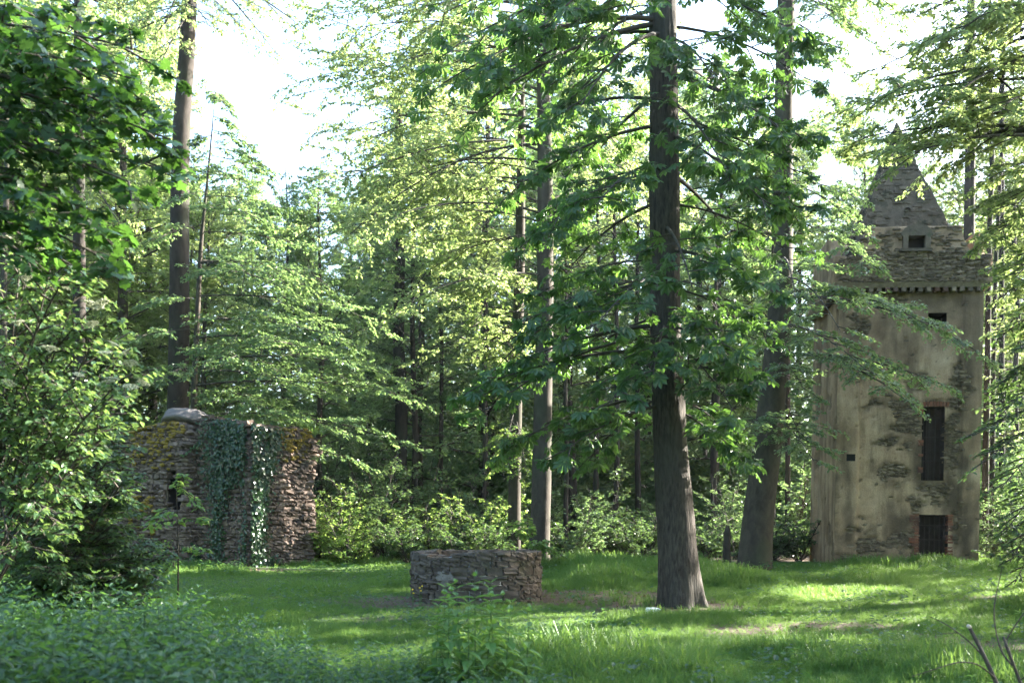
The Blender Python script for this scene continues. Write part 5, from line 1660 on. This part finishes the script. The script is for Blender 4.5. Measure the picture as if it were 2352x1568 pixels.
for k, (px_, dd_, h_, w_) in enumerate(PL):
    x0 = PX(px_, dd_); g_ = float(ground_z(x0, dd_))
    rank = ords[order.index(k)]
    t = thing('nettle_plant', f'{w_} of the clump before the well, {rank} from the left', 'nettle', (x0, dd_, g_), 0, 'nettle clump in front of the well')
    lean, items = nettle_parts(900 + k, h_, max(8, int(h_ * 13)), .205)
    z_ = np.linspace(-.05, h_, 5)
    mb = MB(); tube(mb, np.column_stack([lean[0] * z_, lean[1] * z_, z_]), np.linspace(.006, .0025, 5), 5)
    obj('stem', mb.mesh('stem', M['nettle']), t)
    for p_, az, up, L in items:
        X = Vector((math.cos(az), math.sin(az), up)).normalized(); Y = Vector((0, 0, 1)).cross(X).normalized(); Z = X.cross(Y)
        obj('leaf', one_leaf, t, p_, Matrix((X, Y, Z)).transposed().to_euler(), (L,) * 3)

# low broad-leaved herbs in the grass
def herb(seed):
    rg = np.random.default_rng(seed)
    nn_ = 12
    az = rg.random(nn_) * 6.283; r_ = rg.uniform(.02, .13, nn_); z_ = rg.uniform(.08, .2, nn_)
    pos = np.column_stack([np.cos(az) * r_, np.sin(az) * r_, z_]); X = np.column_stack([np.cos(az), np.sin(az), rg.normal(-.1, .2, nn_)])
    mb = MB(); emit(mb, T_OVAL, pos, X, UP + rg.normal(0, .25, (nn_, 3)), rg.uniform(.04, .085, nn_), rg.random(nn_))
    return mb.mesh('herb', M['nettle'])


rg = np.random.default_rng(808)
N = 5200
d_ = rg.uniform(8.5, 27, N); x_ = (rg.random(N) * 1.1 - .55) * d_
pxg = x_ / d_ * FPX + CXP
dn = np.clip(2.2 * (fbm(x_ * .8, d_ * .8, 1, 3) - .46), 0, 1) + np.where((d_ < 12) & (pxg < 1300), .35, 0) + np.where((d_ > 22) & (pxg > 700) & (pxg < 1250), .3, 0)
kk = (rg.random(N) < dn) & ((x_ - WC[0]) ** 2 + (d_ - WC[1]) ** 2 > (WR + .1) ** 2)
x_, d_ = x_[kk], d_[kk]
rot = np.column_stack([np.zeros(len(x_)), np.zeros(len(x_)), rg.random(len(x_)) * 6.283])
scatter('ground_herbs', np.column_stack([x_, d_, ground_z(x_, d_)]), rot, rg.uniform(.7, 1.5, len(x_)), rg.integers(0, 2, len(x_)), [herb(1), herb(2)], 'low broad-leaved herbs mixed through the clearing grass', 'herbs')

# dead leaves on the bare soil
rg = np.random.default_rng(909)
N = 60000
d_ = rg.uniform(9, 30, N); x_ = (rg.random(N) * 1.1 - .55) * d_
kk = rg.random(N) < np.clip(bare_amount(x_, d_) - .25, 0, 1) * .55
x_, d_ = x_[kk], d_[kk]
M['litter'] = leaf_mat('dead_leaf', (.09, .055, .03), (.24, .165, .10), (.12, .07, .03), .15, .7, .2)
mb = MB()
az = rg.random(len(x_)) * 6.283
emit(mb, T_RHOMB, np.column_stack([x_, d_, ground_z(x_, d_) + .012]), np.column_stack([np.cos(az), np.sin(az), rg.normal(0, .25, len(x_))]), UP + rg.normal(0, .35, (len(x_), 3)), rg.uniform(.04, .09, len(x_)), rg.random(len(x_)))
tag(obj('leaf_litter', mb.mesh('leaf_litter', M['litter']), kind='stuff'), 'brown dead leaves strewn on the bare soil patches', 'leaf litter')

# pale stone in the grass by the chestnut
M['white_stone'] = stone_mat('white_stone', [(.55, .55, .53)], 8, .4)
wsx = PX(1500, 16.2)
tag(obj('pale_stone', stone_meshes(M['white_stone'], 1, 7, .9, .08)[0], loc=(wsx, 16.2, float(ground_z(wsx, 16.2)) + .05), rot=(0, .1, .4), scale=(.20, .15, .12)), 'small whitish stone lying in the grass before the chestnut trunk', 'stone')

# dead branches sticking up in the near right corner
M['dead'] = bark_mat('dead_wood', (.04, .03, .024), (.10, .08, .065), (.07, .06, .05), .3, 20, .5)
M['cut'] = plain_mat('cut_wood', (.42, .34, .28), .8)


def px_tube(parent, name, pts, r0, r1, mat='dead'):
    rt = np.array(parent.location)
    A = np.array([P(*p_) for p_ in pts]) - rt
    s = np.linspace(0, len(A) - 1, len(A) * 4)
    B = np.column_stack([np.interp(s, np.arange(len(A)), A[:, k]) for k in range(3)])
    for _ in range(3):
        B[1:-1] = .25 * B[:-2] + .5 * B[1:-1] + .25 * B[2:]
    mb = MB(); tube(mb, B, np.linspace(r0, r1, len(B)), 7)
    return obj(name, mb.mesh(name, M[mat], True), parent)


db = thing('dead_branch', 'bare dead branch with a pale cut end rising from the near corner grass', 'dead branch', P(2300, 1600, 8.8) * np.array([1, 1, 0]))
px_tube(db, 'main_stem', [(2318, 1660, 8.8), (2290, 1570, 8.8), (2258, 1500, 8.9), (2228, 1442, 9.0)], .022, .016)
px_tube(db, 'twig', [(2262, 1510, 8.9), (2225, 1470, 9.0), (2170, 1430, 9.2), (2135, 1415, 9.3)], .008, .0035)
px_tube(db, 'twig', [(2285, 1555, 8.8), (2245, 1522, 8.7), (2200, 1518, 8.6), (2150, 1535, 8.5), (2095, 1552, 8.4)], .008, .0035)
px_tube(db, 'twig', [(2200, 1452, 9.1), (2160, 1455, 9.1)], .006, .003)
e_ = obj('cut_end', stone_meshes(M['cut'], 1, 2, .9, .02)[0], db, P(2226, 1438, 9.0) - np.array(db.location), (.3, .4, .2), (.036, .036, .03))
db2 = thing('dead_branch', 'thin forked dead branch beside the cut one, at the picture edge', 'dead branch', P(2350, 1600, 8.6) * np.array([1, 1, 0]))
px_tube(db2, 'main_stem', [(2375, 1660, 8.6), (2345, 1570, 8.6), (2318, 1500, 8.6), (2305, 1462, 8.7)], .017, .012)
px_tube(db2, 'twig', [(2328, 1530, 8.6), (2300, 1500, 8.7), (2285, 1440, 8.8), (2282, 1390, 8.9), (2296, 1330, 9.0), (2302, 1300, 9.0)], .009, .003)
px_tube(db2, 'twig', [(2310, 1470, 8.7), (2335, 1430, 8.7), (2362, 1395, 8.7), (2410, 1380, 8.6)], .007, .004)
px_tube(db2, 'twig', [(2420, 1530, 8.4), (2380, 1536, 8.4), (2345, 1560, 8.5)], .01, .006)
# tiny yellow flowers at the foot of the well
M['yellow'] = plain_mat('yellow_petal', (.75, .5, .04), .7)
yf = thing('yellow_flowers', 'tiny yellow flowers at the foot of the round well', 'flowers', (PX(950, 17.6), 17.4, float(ground_z(PX(950, 17.6), 17.4))))
for k, (dx_, dz_) in enumerate(((0, .30), (.02, .24), (.12, .33), (.14, .28), (.16, .36))):
    mb = MB(); tube(mb, [(dx_, 0, 0), (dx_ * 1.05, 0, dz_)], .003, 4); obj('stem', mb.mesh('stem', M['grass']), yf)
    mb = MB(); mb.add(iv * .018 + np.array([dx_ * 1.05, 0, dz_]), tris=it); obj('flower', mb.mesh('flower', M['yellow']), yf)


# thin haze volume added to imitate the lens veil
hz = bpy.data.materials.new('haze'); hz.use_nodes = True
n = hz.node_tree.nodes; n.clear()
out = n.new('ShaderNodeOutputMaterial'); pv = n.new('ShaderNodeVolumePrincipled')
pv.inputs['Color'].default_value = (.93, .96, 1, 1); pv.inputs['Density'].default_value = .0002; pv.inputs['Anisotropy'].default_value = .3
hz.node_tree.links.new(pv.outputs[0], out.inputs['Volume'])
hv = [(x, y, z) for z in (-3, 40) for x, y in ((-170, -75), (170, -75), (170, 190), (-170, 190))]
tag(obj('haze', mesh('haze', hv, np.array([(3, 2, 1, 0), (4, 5, 6, 7), (0, 1, 5, 4), (1, 2, 6, 5), (2, 3, 7, 6), (3, 0, 4, 7)]), hz), kind='stuff'), 'thin sunlit haze hanging between the trees of the wood', 'haze')

# things that share a label are told apart by their order
_by = {}
for o in scene.objects:
    if o.parent is None and 'label' in o and o.get('kind') not in ('stuff', 'structure'):
        _by.setdefault(o['label'], []).append(o)
_ord = ['first', 'second', 'third', 'fourth', 'fifth', 'sixth', 'seventh', 'eighth', 'ninth', 'tenth']
for lab, group_ in _by.items():
    if 1 < len(group_) <= 10 and 'beyond the picture' not in lab and len(lab.split()) <= 13:
        for k, o in enumerate(sorted(group_, key=lambda q: q.location.x / q.location.y)):
            o['label'] = lab + ', ' + _ord[k] + ' from left'
